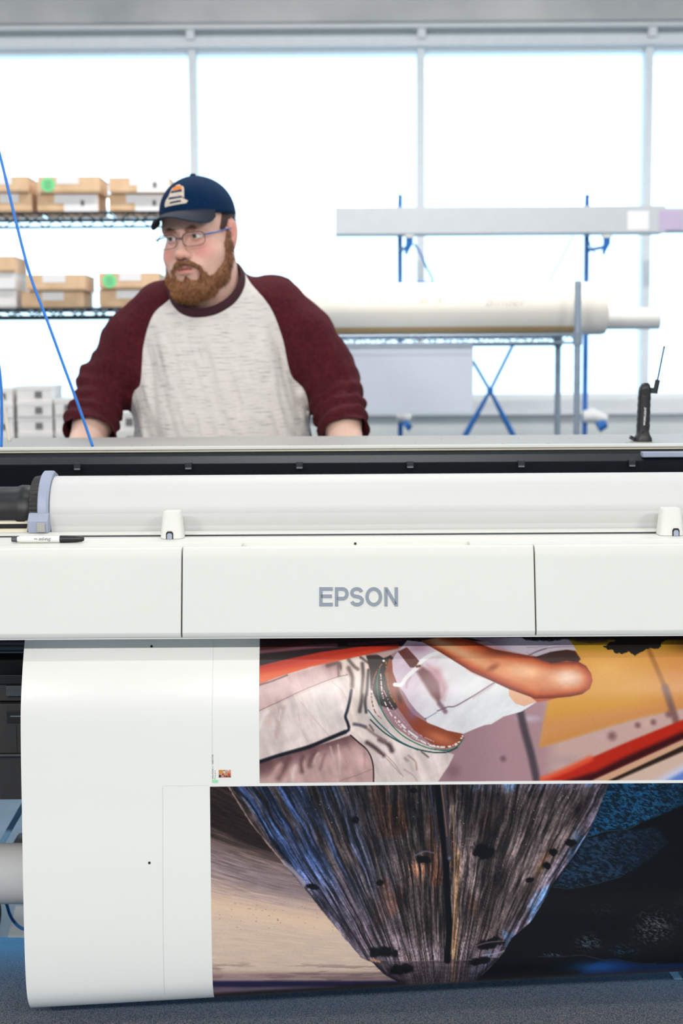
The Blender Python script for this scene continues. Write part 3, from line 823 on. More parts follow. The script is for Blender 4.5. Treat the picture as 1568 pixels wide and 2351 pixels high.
    for pts, w, col, a in ((((20, 1060), (80, 920), (120, 880)), 5, (244, 236, 228), 0.8), (((210, 1150), (240, 960), (290, 830)), 8, (188, 148, 142), 0.55),
                           (((110, 1000), (160, 900), (230, 830)), 14, (192, 152, 148), 0.5), (((240, 960), (262, 860)), 4, (246, 236, 228), 0.8),
                           (((450, 900), (480, 1060), (560, 1210)), 2, (206, 180, 172), 0.7), (((480, 770), (620, 950), (800, 1150)), 2, (196, 164, 156), 0.8),
                           (((820, 545), (930, 650), (990, 770)), 1.6, (190, 156, 150), 0.7)):
        A.line(c1(*pts), w * 1.1, col, w * 0.8, a * 0.85)
    A.mix((236, 222, 216), tm * np.exp(-((A.u - 745) / 45) ** 2 - ((A.v - 1620) / 45) ** 2) * 0.8)
    # lower leg, shaded under the crossed one
    low = c1((0, 1450), (300, 1360), (800, 1200), (1020, 1130), (1180, 1270), (1260, 1430), (1275, 1700), (0, 1700))
    A.poly(low, (206, 168, 162), 2)
    lm = sst(-2, 2, A.sd(low))
    hgt = A.v - (1748 - (A.u - 594) * 0.31)
    A.mix((112, 76, 78), lm * sst(48, 4, hgt) * 0.95)
    A.mix((96, 66, 64), lm * sst(660, 600, A.u) * sst(1800, 1765, A.v) * 0.6)
    for pts, w, col, a in ((((240, 1600), (310, 1480), (340, 1390)), 11, (92, 62, 60), 0.8), (((490, 1530), (480, 1430), (500, 1370)), 7, (86, 56, 54), 0.8),
                           (((570, 1460), (590, 1390), (640, 1310)), 10, (92, 60, 60), 0.8), (((380, 1640), (400, 1520), (420, 1470)), 7, (238, 216, 206), 0.8),
                           (((620, 1440), (640, 1370), (670, 1330)), 5, (226, 196, 184), 0.8), (((880, 1560), (850, 1440), (800, 1260)), 4, (222, 190, 182), 0.8),
                           (((905, 1560), (900, 1400), (885, 1240)), 4, (226, 196, 186), 0.85), (((150, 1600), (210, 1500), (260, 1450)), 8, (214, 176, 164), 0.7),
                           (((1060, 1280), (1090, 1420)), 5, (200, 160, 154), 0.6), (((1170, 1330), (1175, 1480)), 4, (170, 126, 124), 0.6),
                           (((690, 1500), (720, 1400), (740, 1340)), 6, (120, 84, 82), 0.6), (((960, 1330), (980, 1480)), 12, (150, 108, 108), 0.5)):
        A.line(c1(*pts), w * 1.1, col, w * 0.8, a * 0.85)
    A.line(c1((900, 1630), (1080, 1570), (1260, 1500)), 1.2, (150, 110, 104), 0.8, 0.8)
    A.line(c1((20, 1425), (250, 1350), (560, 1260), (780, 1170), (960, 1095)), 9, (26, 26, 34), 2.4)
    A.line(c1((930, 1110), (1000, 1070), (990, 1000), (965, 930), (985, 860), (1010, 760), (1030, 640)), 6.5, (28, 32, 44), 2.2)
    A.line(c1((1020, 1130), (1110, 1210), (1200, 1290), (1250, 1390), (1270, 1500), (1272, 1660)), 3.2, (48, 28, 32), 1.2)
    # waist folds
    for pts, w, col, a in ((((1000, 400), (1040, 500), (1040, 600)), 9, (70, 44, 38), 0.9), (((1090, 290), (1110, 420), (1100, 600), (1070, 800), (1050, 940)), 15, (238, 218, 204), 1),
                           (((1000, 310), (1060, 380), (1100, 410)), 7, (72, 48, 42), 0.9), (((1150, 350), (1160, 480), (1150, 640), (1140, 760), (1120, 870)), 8, (44, 30, 28), 0.95),
                           (((1190, 280), (1210, 400), (1190, 520), (1175, 660)), 9, (226, 202, 186), 1), (((1215, 420), (1200, 640), (1180, 760), (1190, 880)), 6, (30, 22, 24), 1),
                           (((1215, 720), (1225, 860)), 5, (232, 210, 198), 1), (((1130, 280), (1210, 340)), 5, (50, 34, 30), 0.9),
                           (((1060, 1010), (1120, 1020), (1180, 1040)), 7, (46, 44, 60), 0.9), (((1030, 1060), (1130, 1130), (1190, 1200)), 6, (238, 220, 208), 0.9),
                           (((1200, 1210), (1290, 1270), (1380, 1350)), 9, (52, 34, 36), 0.95), (((1200, 1260), (1260, 1330), (1350, 1360)), 5, (228, 202, 190), 0.9),
                           (((1330, 1180), (1440, 1240), (1470, 1300)), 8, (78, 52, 50), 0.9), (((1180, 1040), (1280, 1120), (1400, 1190)), 6, (120, 90, 84), 0.8),
                           (((1230, 1020), (1270, 1080)), 4, (80, 60, 60), 0.8), (((1400, 1370), (1500, 1480), (1568, 1560)), 1.6, (150, 118, 108), 0.8)):
        A.line(c1(*pts), w * 1.0, col, w * 0.55, a * 0.85)
    for pts, w, col, a in ((((0, 1210), (100, 1310), (200, 1450)), 2, (160, 128, 120), 0.8), (((60, 1130), (90, 1190)), 10, (64, 48, 50), 0.8), (((250, 1240), (320, 1300), (335, 1380)), 3.5, (150, 112, 100), 0.8),
                           (((210, 1380), (300, 1440), (340, 1500)), 4, (176, 140, 128), 0.7), (((380, 1200), (450, 1255)), 3.5, (60, 44, 44), 0.9), (((220, 1270), (240, 1290)), 6, (150, 120, 114), 0.8)):
        A.line(c2(*pts), w, col, w * 0.7, a * 0.8)
    # soft cloth folds over the trousers
    ru, rv = A.u * 0.94 - A.v * 0.34, A.u * 0.34 + A.v * 0.94
    fold = fbm(ru / 17, rv / 60, seed=91, oct=4) - 0.5
    fold2 = fbm(ru / 50, rv / 26, seed=92, oct=3) - 0.5
    A.C *= (1 + tm * (fold * 0.30 + fold2 * 0.16) * sst(560, 640, A.u))[:, None]
    # ---- dark top edge and the orange hammock rail
    A.poly([(560, 1400), (1420, 1400), (1420, 1466), (1150, 1470), (960, 1478), (905, 1486), (700, 1512), (560, 1540)], (30, 8, 10), 3)
    A.line(c1((0, 225), (300, 195), (600, 165), (860, 150)), 9, (116, 72, 80), 3, 0.9)
    A.line(c1((1000, 140), (1250, 125), (1568, 95)), 6, (74, 44, 62), 3, 0.8)
    A.line(c1((0, 180), (250, 165), (560, 110)), 9, (70, 18, 14), 4, 0.7)
    rail = c1((-60, 395), (300, 310), (700, 225), (1100, 170), (1540, 140), (1545, 180), (1250, 240), (950, 305), (600, 380), (300, 470), (-60, 600))
    A.poly(rail, (214, 58, 18), 1.6)
    rm = sst(-1.6, 1.6, A.sd(rail)); hh = A.v - (1532 - (A.u - 594) * 0.17)
    A.mix((238, 104, 44), rm * sst(8, 22, hh) * 0.85); A.mix((176, 30, 8), rm * sst(8, 0, hh) * 0.7); A.mix((110, 22, 10), rm * sst(850, 930, A.u) * 0.8)
    A.line(c1((-20, 600), (150, 545), (330, 475)), 3, (70, 20, 20), 2, 0.8)
    # hollow between waistband and belly, and the belly
    A.poly(c1((1190, 260), (1450, 250), (1500, 300), (1470, 420), (1500, 600), (1560, 800), (1500, 860), (1330, 800), (1240, 620), (1230, 420)), (44, 28, 24), 2.5)
    A.poly(c1((1300, 240), (1560, 190), (1430, 270), (1380, 290)), (196, 164, 158), 1.5)
    A.poly([(893, 1512), (903, 1516), (905, 1545), (915, 1580), (932, 1618), (948, 1640), (990, 1664), (1062, 1684), (1066, 1694), (1052, 1713), (1020, 1719), (990, 1708), (950, 1676), (915, 1628), (890, 1580), (883, 1545)], (146, 72, 48), 1.5)
    A.blob(1010, 1695, 55, 20, (204, 116, 80), 0.9, rot=0.35); A.blob(916, 1600, 8, 26, (60, 34, 30), 0.8, rot=-0.3); A.blob(945, 1640, 22, 26, (130, 100, 150), 0.5)
    # ---- white top
    top = c2((90, 290), (120, 235), (240, 90), (420, 110), (560, 200), (880, 400), (1100, 500), (1260, 575), (1265, 650), (1330, 722), (1410, 747), (1535, 700), (1380, 800), (1200, 850), (1080, 925), (1010, 935), (920, 970), (800, 1022), (640, 990), (520, 940), (440, 910), (420, 870), (330, 790), (260, 700), (210, 610), (150, 540), (95, 400))
    d = A.poly(top, (228, 224, 226), 1.2)
    wm = sst(-1.2, 1.2, d)
    A.mix((214, 192, 206), wm * sst(1015, 930, A.u + (A.v - 1550) * 0.3))
    A.mix((236, 236, 236), wm * sst(1030, 1100, A.u) * 0.8)
    A.poly(c2((145, 200), (235, 155), (390, 330), (330, 360), (270, 360)), (98, 46, 36), 1.6)
    A.poly(c2((330, 400), (390, 350), (480, 400), (560, 500), (580, 660), (555, 720), (480, 640)), (112, 62, 62), 6, 0.95)
    A.poly(c2((430, 330), (560, 380), (640, 560), (600, 690), (560, 520)), (186, 126, 134), 10, 0.8)
    A.mix((164, 120, 140), wm * np.exp(-((A.u - 962) / 26) ** 2 - ((A.v - 1487) / 12) ** 2) * 0.7)
    A.mix((206, 160, 168), wm * np.exp(-((A.u - 1000) / 22) ** 2 - ((A.v - 1555) / 40) ** 2) * (0.5 + 0.5 * np.sin((A.u + A.v) * 1.9)) * 0.5)
    A.line(c2((560, 720), (600, 770), (620, 800)), 10, (120, 86, 104), 4, 0.85)
    A.line(c2((540, 795), (640, 755), (720, 745), (880, 655), (1000, 580), (1110, 510)), 2.6, (122, 88, 98), 1.2)
    A.line(c2((900, 660), (1010, 590), (1110, 520)), 6, (196, 170, 178), 3, 0.5)
    A.line(c2((420, 875), (530, 810)), 1.8, (96, 110, 160), 1, 0.9); A.blob(977, 1650, 4, 3, (50, 70, 110))
    A.line(c2((230, 560), (240, 500), (270, 460)), 5, (190, 150, 160), 3, 0.7)
    A.line(c2((115, 530), (180, 530), (230, 460), (340, 355), (390, 290), (480, 235), (570, 212)), 9, (240, 238, 236), 1.2)
    A.line(c2((335, 350), (365, 345)), 6, (120, 62, 44), 1.5)
    # ---- arm
    arm = c2((380, 95), (560, 60), (780, 70), (900, 95), (1100, 175), (1300, 215), (1480, 245)) + c3((60, 245), (250, 305), (420, 300), (520, 300), (600, 345), (648, 420), (662, 490), (635, 570), (560, 625), (440, 650), (250, 668), (80, 672)) + c2((1480, 655), (1260, 575), (1100, 500), (880, 400), (560, 200))
    A.poly(c2((1255, 570), (1258, 640), (1320, 720), (1410, 745), (1530, 700), (1560, 660), (1480, 640)), (236, 182, 146), 1.2)
    A.poly(c3((40, 650), (100, 660), (300, 665), (220, 690), (110, 705)), (196, 100, 70), 2)
    d = A.poly(arm, (214, 126, 78), 1.4)
    am = sst(-1.4, 1.4, d)
    A.mix((190, 72, 24), am * sst(26, 5, d) * 0.95)
    A.mix((110, 36, 12), am * sst(12, 0, d) * 0.9)
    A.mix((96, 42, 18), am * sst(1025, 960, A.u) * sst(18, 2, d) * 0.6)
    A.mix((222, 172, 128), am * np.exp(-(((A.u - 1035) + (A.v - 1488) * -1.2) / 48) ** 2 - (((A.v - 1488) - (A.u - 1035) * 0.42) / 13) ** 2) * 0.85)
    A.mix((252, 196, 152), am * np.exp(-((A.u - 1205) / 48) ** 2 - (((A.v - 1542) - (A.u - 1205) * 0.12) / 17) ** 2) * 0.95)
    A.mix((250, 218, 196), am * np.exp(-((A.u - 1303) / 36) ** 2 - ((A.v - 1556) / 20) ** 2) * 0.95)
    A.mix((214, 100, 70), am * sst(1330, 1358, A.u) * 0.55)
    A.blob(1132, 1532, 26, 12, (140, 62, 30), 0.75, rot=-0.5); A.blob(1100, 1545, 40, 11, (150, 60, 26), 0.6, rot=0.35)
    A.mix((90, 40, 24), am * np.exp(-((A.u - 1150) / 40) ** 2 - ((A.v - 1497) / 9) ** 2) * 0.7)
    A.C *= (1 + am * (fbm(A.u / 26, A.v / 14, seed=93, oct=3) - 0.5) * 0.14)[:, None]
    A.C *= (1 + wm * (1 - am) * (fbm((A.u + A.v) / 22, (A.v - A.u) / 60, seed=94, oct=3) - 0.5) * 0.10)[:, None]
    # sleeve, hollow of the sleeve
    A.poly(c3((70, 255), (180, 215), (300, 190), (420, 180), (490, 195), (545, 275), (520, 305), (400, 295), (260, 318)), (58, 24, 18), 2)
    slv = c2((860, 60), (1568, 60)) + c3((420, 72), (460, 115), (503, 190), (400, 180), (250, 200), (100, 250), (0, 205)) + c2((1480, 240), (1250, 190), (1050, 105))
    A.poly(slv, (196, 186, 198), 1.5)
    sm = sst(-1.5, 1.5, A.sd(slv))
    A.mix((110, 96, 112), sm * sst(1190, 1110, A.u) * 0.8)
    A.line(c3((40, 230), (150, 180), (300, 155), (480, 150)), 1.4, (110, 90, 104), 0.8, 0.8); A.line(c3((0, 160), (150, 150), (330, 120)), 1.4, (140, 124, 140), 0.8, 0.7)
    A.line(c3((20, 240), (110, 200), (200, 170)), 2.5, (90, 66, 80), 1.5, 0.7)
    # black hair and the dark row along the top
    A.poly(c3((430, 60), (800, 60), (820, 105), (640, 115), (500, 100)), (70, 52, 42), 3)
    A.poly(c3((-100, 30), (440, 30), (430, 75), (230, 95), (0, 85)) , (16, 16, 22), 2, rough=2)
    A.poly(c3((780, 150), (830, 110), (900, 90), (860, 40), (1460, 30), (1440, 60), (1370, 110), (1320, 170), (1240, 165), (1160, 205), (1090, 245), (1030, 195), (950, 220), (880, 210), (870, 180), (820, 185)), (4, 4, 5), 1.2, rough=3)
    A.mix((6, 6, 8), sst(1472, 1466, A.v) * sst(1290, 1350, A.u))
    sp_ = (noise(A.u / 2.2, A.v / 2.2, seed=31) > 0.86) * sst(1473, 1469, A.v) * sst(1200, 1215, A.u) * sst(1300, 1285, A.u)
    A.mix((40, 110, 160), sp_ * 0.8)
    # ---- bead strings round the waist
    A.line([(882, 1518), (866, 1540), (857, 1565), (853, 1600), (860, 1632), (875, 1650)], 3, (150, 96, 86), 0.8, 1, (2.2, 41))
    A.line([(886, 1520), (889, 1555), (895, 1590), (906, 1612)], 3, (150, 112, 30), 0.8, 1, (2.0, 42))
    A.line([(872, 1535), (866, 1560), (867, 1590), (876, 1628), (897, 1662), (932, 1694), (985, 1718), (1030, 1722), (1052, 1712), (1064, 1695)], 2.6, (36, 116, 88), 0.8)
    A.line([(874, 1548), (878, 1595), (892, 1630), (912, 1660), (945, 1690), (985, 1708), (1025, 1716), (1055, 1703)], 3, (236, 214, 212), 0.8, 1, (2.4, 43))
    A.line([(878, 1580), (900, 1622), (925, 1655), (955, 1682), (998, 1704)], 2.6, (196, 150, 150), 0.8, 1, (2.6, 44))
    A.line([(850, 1652), (885, 1684), (935, 1712), (985, 1726), (1025, 1727), (1050, 1716)], 3, (30, 70, 72), 0.9)
    A.line([(845, 1630), (872, 1662), (915, 1700), (960, 1722)], 3, (40, 92, 96), 1.0, 0.9)
    A.line([(905, 1645), (935, 1676), (958, 1693)], 4, (240, 228, 230), 0.9, 1, (4.0, 46))
    A.line([(965, 1700), (990, 1712), (1022, 1715), (1050, 1708), (1062, 1690)], 4, (236, 226, 214), 1, 1, (3.0, 47))
    A.blob(881, 1517, 3.5, 3, (250, 250, 245), hard=0.6); A.blob(854, 1588, 3, 4, (225, 215, 235), hard=0.5); A.blob(856, 1595, 3, 3, (200, 190, 220), hard=0.5)
    A.C += (noise(A.u / 2.0, A.v / 2.0, seed=9)[:, None] - 0.5) * 6
    return A.out(0.90)

def paint_lower(V):
    """photograph of a weathered timber on a beach, dark rocks at the right"""
    u, v = proj(V); u = np.where(u > 1600, 3200 - u, u)
    A = Art(u, v, (218, 192, 172))
    U, W = A.u, A.v
    # sand: slanted bands from dark brown to pale
    q = W - (U - 481) * np.clip(0.52 - (W - 1803) / 900, 0.02, 0.5)
    bands = fbm(U / 160, q / 9, seed=11, oct=3) - 0.5
    fine = fbm(U / 34 + q / 60, q / 2.6, seed=13, oct=2) - 0.5
    q2 = q + bands * 46
    A.mix((196, 168, 156), sst(2085, 2030, q2))
    A.mix((128, 112, 116), sst(2040, 1985, q2) * 0.85)
    A.mix((112, 92, 86), sst(1975, 1925, q2) * 0.9)
    A.mix((38, 28, 26), sst(1935, 1890, q2))
    A.mix((60, 46, 42), sst(1870, 1800, q) * (0.35 + bands))
    A.C *= (1 + fine * (0.50 * sst(2110, 1980, W) + 0.10))[:, None]
    A.mix((236, 202, 168), np.exp(-((q - 2075) / 26) ** 2) * 0.6)
    specks = (noise(U / 7, W / 2.4, seed=15) > 0.93) * sst(2060, 2085, W) * sst(2160, 2120, W)
    A.mix((150, 118, 96), specks * 0.6)
    streak = sst(0.56, 0.7, fbm(U / 70, W / 5, seed=16)) * sst(2200, 2225, W)
    A.mix((150, 122, 118), streak * 0.7)
    A.mix((118, 92, 96), sst(2226, 2238, W) * (0.3 + 0.5 * fbm(U / 90, W / 4, seed=26)))
    A.mix((34, 30, 66), sst(2248, 2256, W) * sst(2274, 2262, W + bands * 6) * 0.95)
    A.mix((116, 96, 112), sst(2264, 2272, W + bands * 8) * sst(2286, 2276, W) * 0.8)
    A.mix((16, 12, 16), sst(2276, 2288, W + (U - 481) * 0.055))
    # ---- the dark side with rocks
    right = [(1390, 1780)] + c5((1040, 200), (960, 380), (890, 490), (740, 690), (690, 790), (600, 930), (480, 1030), (430, 1120), (370, 1190), (300, 1260), (240, 1310)) + [(1010, 2300), (1900, 2300), (1900, 1780)]
    A.poly(right, (9, 9, 12), 2)
    dm = sst(-2, 2, A.sd(right))
    def speck(sc, seed): return fbm((U + W * 0.5) / sc, (W - U * 0.35) / (sc * 0.45), seed=seed, oct=4)
    rockA = c5((1095, 30), (1800, 30), (1700, 150), (1568, 190), (1450, 240), (1300, 300), (1200, 340), (1080, 350), (960, 395), (1000, 250))
    rm = sst(-3, 3, A.sd(rockA)) * dm
    t = sst(0.36, 0.72, speck(8, 51)); A.mix((10, 26, 40), rm); A.mix((24, 84, 128), rm * t * (0.85 - 0.5 * sst(1480, 1600, U))); A.mix((70, 130, 165), rm * sst(0.66, 0.8, speck(4, 52)) * 0.45)
    A.line(c5((960, 390), (1080, 355), (1200, 345), (1290, 305)), 2, (70, 110, 140), 1.4, 0.45)
    rockB = c5((955, 400), (1200, 350), (1400, 330), (1480, 420), (1380, 520), (1200, 630), (1000, 690), (850, 718), (740, 705), (800, 620), (890, 500))
    rm = sst(-4, 4, A.sd(rockB)) * dm
    A.mix((12, 20, 30), rm); A.mix((34, 62, 92), rm * sst(0.38, 0.72, speck(9, 53)) * sst(1560, 1380, U) * 0.8); A.mix((90, 92, 104), rm * sst(0.62, 0.78, speck(5, 54)) * 0.35)
    A.line(c5((740, 708), (850, 718), (1000, 692), (1180, 640)), 1.6, (80, 106, 130), 1.2, 0.4)
    A.mix((24, 20, 17), dm * np.exp(-((W - 2070) / 28) ** 2) * 0.7)
    for x, y, rx, ry, c, a in ((1500, 2130, 70, 62, (88, 92, 96), 0.9), (1350, 2165, 46, 30, (92, 104, 118), 0.85), (1430, 2180, 60, 26, (34, 66, 88), 0.8), (1380, 2090, 90, 22, (36, 40, 46), 0.6), (1590, 2100, 60, 80, (56, 58, 66), 0.7), (1270, 2192, 40, 7, (88, 110, 136), 0.8)):
        r = np.hypot((U - x) / rx, (W - y) / ry)
        A.mix(c, dm * sst(1.0, 0.1, r) * sst(0.42, 0.74, speck(6, 57)) * a)
    A.line(c5((650, 1150), (800, 1150), (920, 1140), (1000, 1155), (1070, 1172), (1140, 1168), (1300, 1195), (1400, 1192)), 2, (88, 92, 104), 1.6, 0.4)
    A.poly(c5((860, 1290), (960, 1225), (1030, 1180), (1150, 1175), (1300, 1200), (1568, 1190), (1800, 1170), (1800, 1300)), (10, 34, 76), 3)
    A.mix((30, 84, 148), dm * np.exp(-((U - 1375) / 60) ** 2 - ((W - 2222) / 14) ** 2) * 0.9)
    A.mix((4, 6, 12), dm * sst(0, 10, W - (2236 - (U - 1300) * 0.05)) * 0.85)
    # ---- the timber
    log = c4((135, 20), (300, 285), (510, 545), (560, 600), (640, 700), (720, 800), (760, 850), (900, 1020), (1030, 1170), (1095, 1195), (1170, 1270), (1330, 1365)) + \
          [(985, 2268), (1060, 2262)] + c5((250, 1310), (300, 1260), (370, 1190), (430, 1120), (480, 1030), (600, 930), (690, 790), (740, 690), (890, 490), (960, 380), (1040, 200), (1108, 20))
    d = A.sd(log); lm = sst(-1.2, 1.2, d + (noise(U / 6, W / 6, seed=61) - 0.5) * 2.0)
    vx, vy = 1012.0, 2480.0
    ang = np.arctan2(U - vx, vy - W); rad = np.hypot(U - vx, vy - W)
    wob = (fbm(U / 90, W / 90, seed=62) - 0.5) * 0.022
    g1 = fbm((ang + wob) * 130, rad / 70, seed=63, oct=4); g2 = fbm((ang + wob * 0.6) * 340, rad / 26, seed=64, oct=3)
    patch = fbm(U / 70, W / 110, seed=65, oct=3)
    base = np.zeros_like(A.C) + np.array((70, 60, 60), np.float32)
    B = Art(U, W, (0, 0, 0)); B.C = base
    B.mix((116, 100, 100), sst(0.45, 0.7, patch) * 0.8)
    B.mix((84, 54, 40), sst(0.5, 0.68, fbm(U / 40, W / 90, seed=66)) * np.exp(-((U - 940) / 170) ** 2) * 0.9)
    B.mix((132, 116, 124), sst(2120, 2200, W) * 0.6)
    left = sst(900, 640, U + (W - 1800) * -0.25)
    B.mix((68, 90, 140), left * sst(0.32, 0.6, fbm((ang + wob) * 46, rad / 190, seed=67)) * sst(2150, 1980, W) * 0.95)
    B.mix((112, 104, 130), left * sst(1960, 2100, W) * 0.6)
    rt = sst(40, 4, d) * (U > 1080)
    B.mix((116, 106, 126), rt * 0.85); B.mix((100, 140, 190), rt * sst(0.5, 0.66, fbm(U / 30, W / 46, seed=68)) * 0.8)
    B.mix((196, 150, 110), np.exp(-((U - (1052 - (W - 1900) * 0.03)) / 7) ** 2) * sst(1930, 1970, W) * 0.8)
    B.mix((186, 134, 96), np.exp(-((U - 1247 + (W - 1980) * 0.5) / 8) ** 2) * np.exp(-((W - 1980) / 34) ** 2) * 0.9)
    B.mix((172, 120, 90), np.exp(-((U - 960) / 26) ** 2 - ((W - 1995) / 26) ** 2) * sst(0.4, 0.6, g1) * 0.9)
    B.C *= (0.42 + 1.25 * sst(0.25, 0.8, g1) * (0.45 + 0.9 * g2))[:, None]
    B.C *= (1 - 0.45 * sst(0.58, 0.80, fbm((ang + wob) * 210, rad / 60, seed=69)))[:, None]
    B.C *= (0.7 + 0.6 * fbm(U / 5, W / 5, seed=74))[:, None]
    B.C *= (0.72 + 0.28 * sst(1830, 1990, W))[:, None]
    B.mix((214, 206, 204), (noise(U / 2.3, W / 2.3, seed=70) > 0.965) * sst(0.45, 0.6, patch) * sst(2060, 1940, W) * 0.65)
    # pale lit edge on the left
    B.line(c4((145, 40), (300, 290), (430, 450), (510, 545)), 7, (196, 158, 144), 3, 0.85)
    B.line(c4((510, 545), (590, 610), (650, 690)), 10, (168, 158, 170), 5, 0.8); B.line(c4((640, 700), (760, 850), (900, 1020)), 3, (186, 160, 156), 2, 0.6)
    # knots and holes
    for x, y, rx, ry, ro in ((882, 2186, 42, 17, 0.0), (918, 2224, 38, 13, -0.05), (1128, 2166, 40, 15, -0.2), (1098, 2207, 34, 11, -0.2), (972, 1974, 22, 12, 0.0), (1110, 1955, 32, 22, 0.2),
                             (718, 2036, 20, 9, 0.2), (1271, 1957, 13, 12, 0), (1254, 1987, 13, 13, 0), (872, 2027, 10, 8, 0), (815, 1882, 12, 11, 0), (950, 1815, 12, 8, 0), (1215, 2020, 14, 8, 0), (1310, 1935, 16, 12, 0)):
        B.blob(x, y, rx, ry, (8, 6, 8), 0.96, ro, hard=0.55, rough=0.7)
    B.line(c4((1370, 500), (1440, 470), (1500, 480)), 3, (110, 104, 124), 1.5, 0.8); B.line(c5((260, 1080), (330, 1060), (430, 1050)), 2.5, (120, 104, 104), 1.2, 0.8); B.line(c5((300, 1140), (380, 1130), (440, 1110)), 2.5, (170, 160, 176), 1.2, 0.8)
    # end face below the split line
    ef = sst(-2, 2, W - (2209 - (U - 860) * 0.035) + (noise(U / 12, W / 20, seed=72) - 0.5) * 5)
    B.mix((78, 66, 74), ef * 0.45); B.C *= (1 - 0.35 * ef * fbm(U / 50, W / 4, seed=73))[:, None]
    B.line([(845, 2200), (900, 2206), (990, 2206), (1060, 2205), (1130, 2197), (1152, 2186)], 2.2, (150, 136, 140), 1.4, 0.4)
    B.line([(852, 2203), (872, 2208)], 4, (206, 140, 96), 1.5, 0.9)
    B.blob(918, 2226, 38, 13, (9, 7, 9), 0.9, -0.05, hard=0.5, rough=0.7); B.blob(1098, 2208, 34, 10, (9, 7, 9), 0.9, -0.2, hard=0.5, rough=0.7)
    B.mix((20, 14, 22), ef * sst(12, 2, d) * 0.7)
    # the long crack
    B.line([(1003, 1790), (1012, 1880), (1022, 1960), (1027, 2060), (1031, 2130), (1027, 2205)], 15, (5, 5, 7), 2.5)
    B.line([(1014, 1790), (1022, 1860), (1028, 1920), (1032, 1972)], 11, (58, 50, 58), 2, 0.9); B.line([(1012, 1795), (1020, 1860), (1026, 1920)], 2, (150, 112, 86), 1, 0.8); B.blob(1032, 1970, 5, 6, (120, 130, 170), 0.9)
    B.line([(985, 1790), (1000, 1900), (1012, 1990)], 3, (60, 74, 110), 2, 0.6)
    B.line([(1040, 1850), (1043, 1960), (1043, 2080), (1036, 2190)], 3, (190, 150, 116), 1.5, 0.65)
    A.C += (B.C - A.C) * lm[:, None]
    A.C += (noise(U / 1.8, W / 1.8, seed=9)[:, None] - 0.5) * 8
    return A.out(0.95)

PRINT_U = M_attr('print_ink_gloss_upper', rough=0.27, spec=0.3)
PRINT_L = M_attr('print_ink_gloss_lower', rough=0.27, spec=0.3)
x_frame = x_at(1568, 1790) + 0.012
xu0 = x_at(595, 1650); xl0 = x_at(482.5, 1850)
s_top = s_at(800, 1465) - 0.03
s_ub = s_at(1080, 1793.6); s_lt = s_at(1080, 1800.6)
s_end = SL - 0.17
def xcols(x0, dpx): 
    n = int((x_frame - x0) / (dpx / 1.31 / 1000))
    return np.r_[np.linspace(x0, x_frame, n), np.linspace(x_frame + 0.01, XS1 - 0.05, 36)]
up = grid_obj('printed_photo', xcols(xu0, 1.7), np.linspace(s_top, s_ub, 218), 0.0004, PRINT_U, sheet_root, paint_upper)
up['label'] = 'printed photo of an arm, white top, waist beads and pale trousers'
lw = grid_obj('printed_photo', xcols(xl0, 1.7), np.linspace(s_lt, s_end, 330), 0.0004, PRINT_L, sheet_root, paint_lower)
lw['label'] = 'printed photo of a weathered timber on sand beside dark rocks'

# trim lines, register dots, job text, swatch and thumbnail
FAINT = M('faint_trim_ink', (206, 207, 206), 0.4, var=0.02)
def sheet_line(name, a, b, w, mat, n=30):
    (ax, ay), (bx, by) = a, b
    x0, s0, x1, s1 = x_at(ax, ay), s_at(ax, ay), x_at(bx, by), s_at(bx, by)
    V = []
    L = math.hypot(x1 - x0, s1 - s0); nx, ns = -(s1 - s0) / L * w / 2, (x1 - x0) / L * w / 2
    for i in range(n + 1):
        t = i / n
        for k in (-1, 1): V.append(sheet(x0 + (x1 - x0) * t + nx * k, s0 + (s1 - s0) * t + ns * k, 0.0005))
    return mesh_obj(name, V, [(2 * i, 2 * i + 1, 2 * i + 3, 2 * i + 2) for i in range(n)], mat, sheet_root, smooth='all')
sheet_line('trim_mark', (490.5, 1472), (488, 1797), 0.0006, FAINT)
sheet_line('trim_mark', (373.5, 1806), (379, 2285), 0.0006, FAINT)
sheet_line('trim_mark', (374, 1804.5), (480, 1803.5), 0.0005, FAINT)
for px, py in ((348, 1484), (343, 1981)):
    x, s = x_at(px, py), s_at(px, py)
    mesh_obj('register_dot', [sheet(x + 0.0024 * math.cos(t), s + 0.0024 * math.sin(t), 0.0006) for t in np.linspace(0, 6.2832, 17)[:-1]], [tuple(range(16))], INK_DARK, sheet_root, fix=False)
GREEN_INK = M('green_ink', (160, 232, 178), 0.35, var=0.02)
xg, sg = x_at(487, 1797), s_at(487, 1797)
mesh_obj('colour_swatch', [sheet(xg + a, sg + b, 0.0006) for a, b in ((0, 0), (0.0105, 0), (0.0105, -0.0053), (0, -0.0053))], [(0, 1, 2, 3)], GREEN_INK, sheet_root)
def job_text(px, py):
    x0, s0 = x_at(px, py), s_at(px, py)
    return lambda a, b, c: sheet(x0 - b, s0 - a, 0.0007)
text_mesh('WD.P2OK-1   20833708', 0.0042, job_text(490.5, 1788.5), INK, 'job_text', sheet_root, width=0.044)
text_mesh('Print # 4', 0.0034, job_text(495.5, 1789), INK, 'job_text', sheet_root, width=0.0155)
text_mesh('................................', 0.003, job_text(500.5, 1765), FAINT, 'job_text', sheet_root, width=0.028)
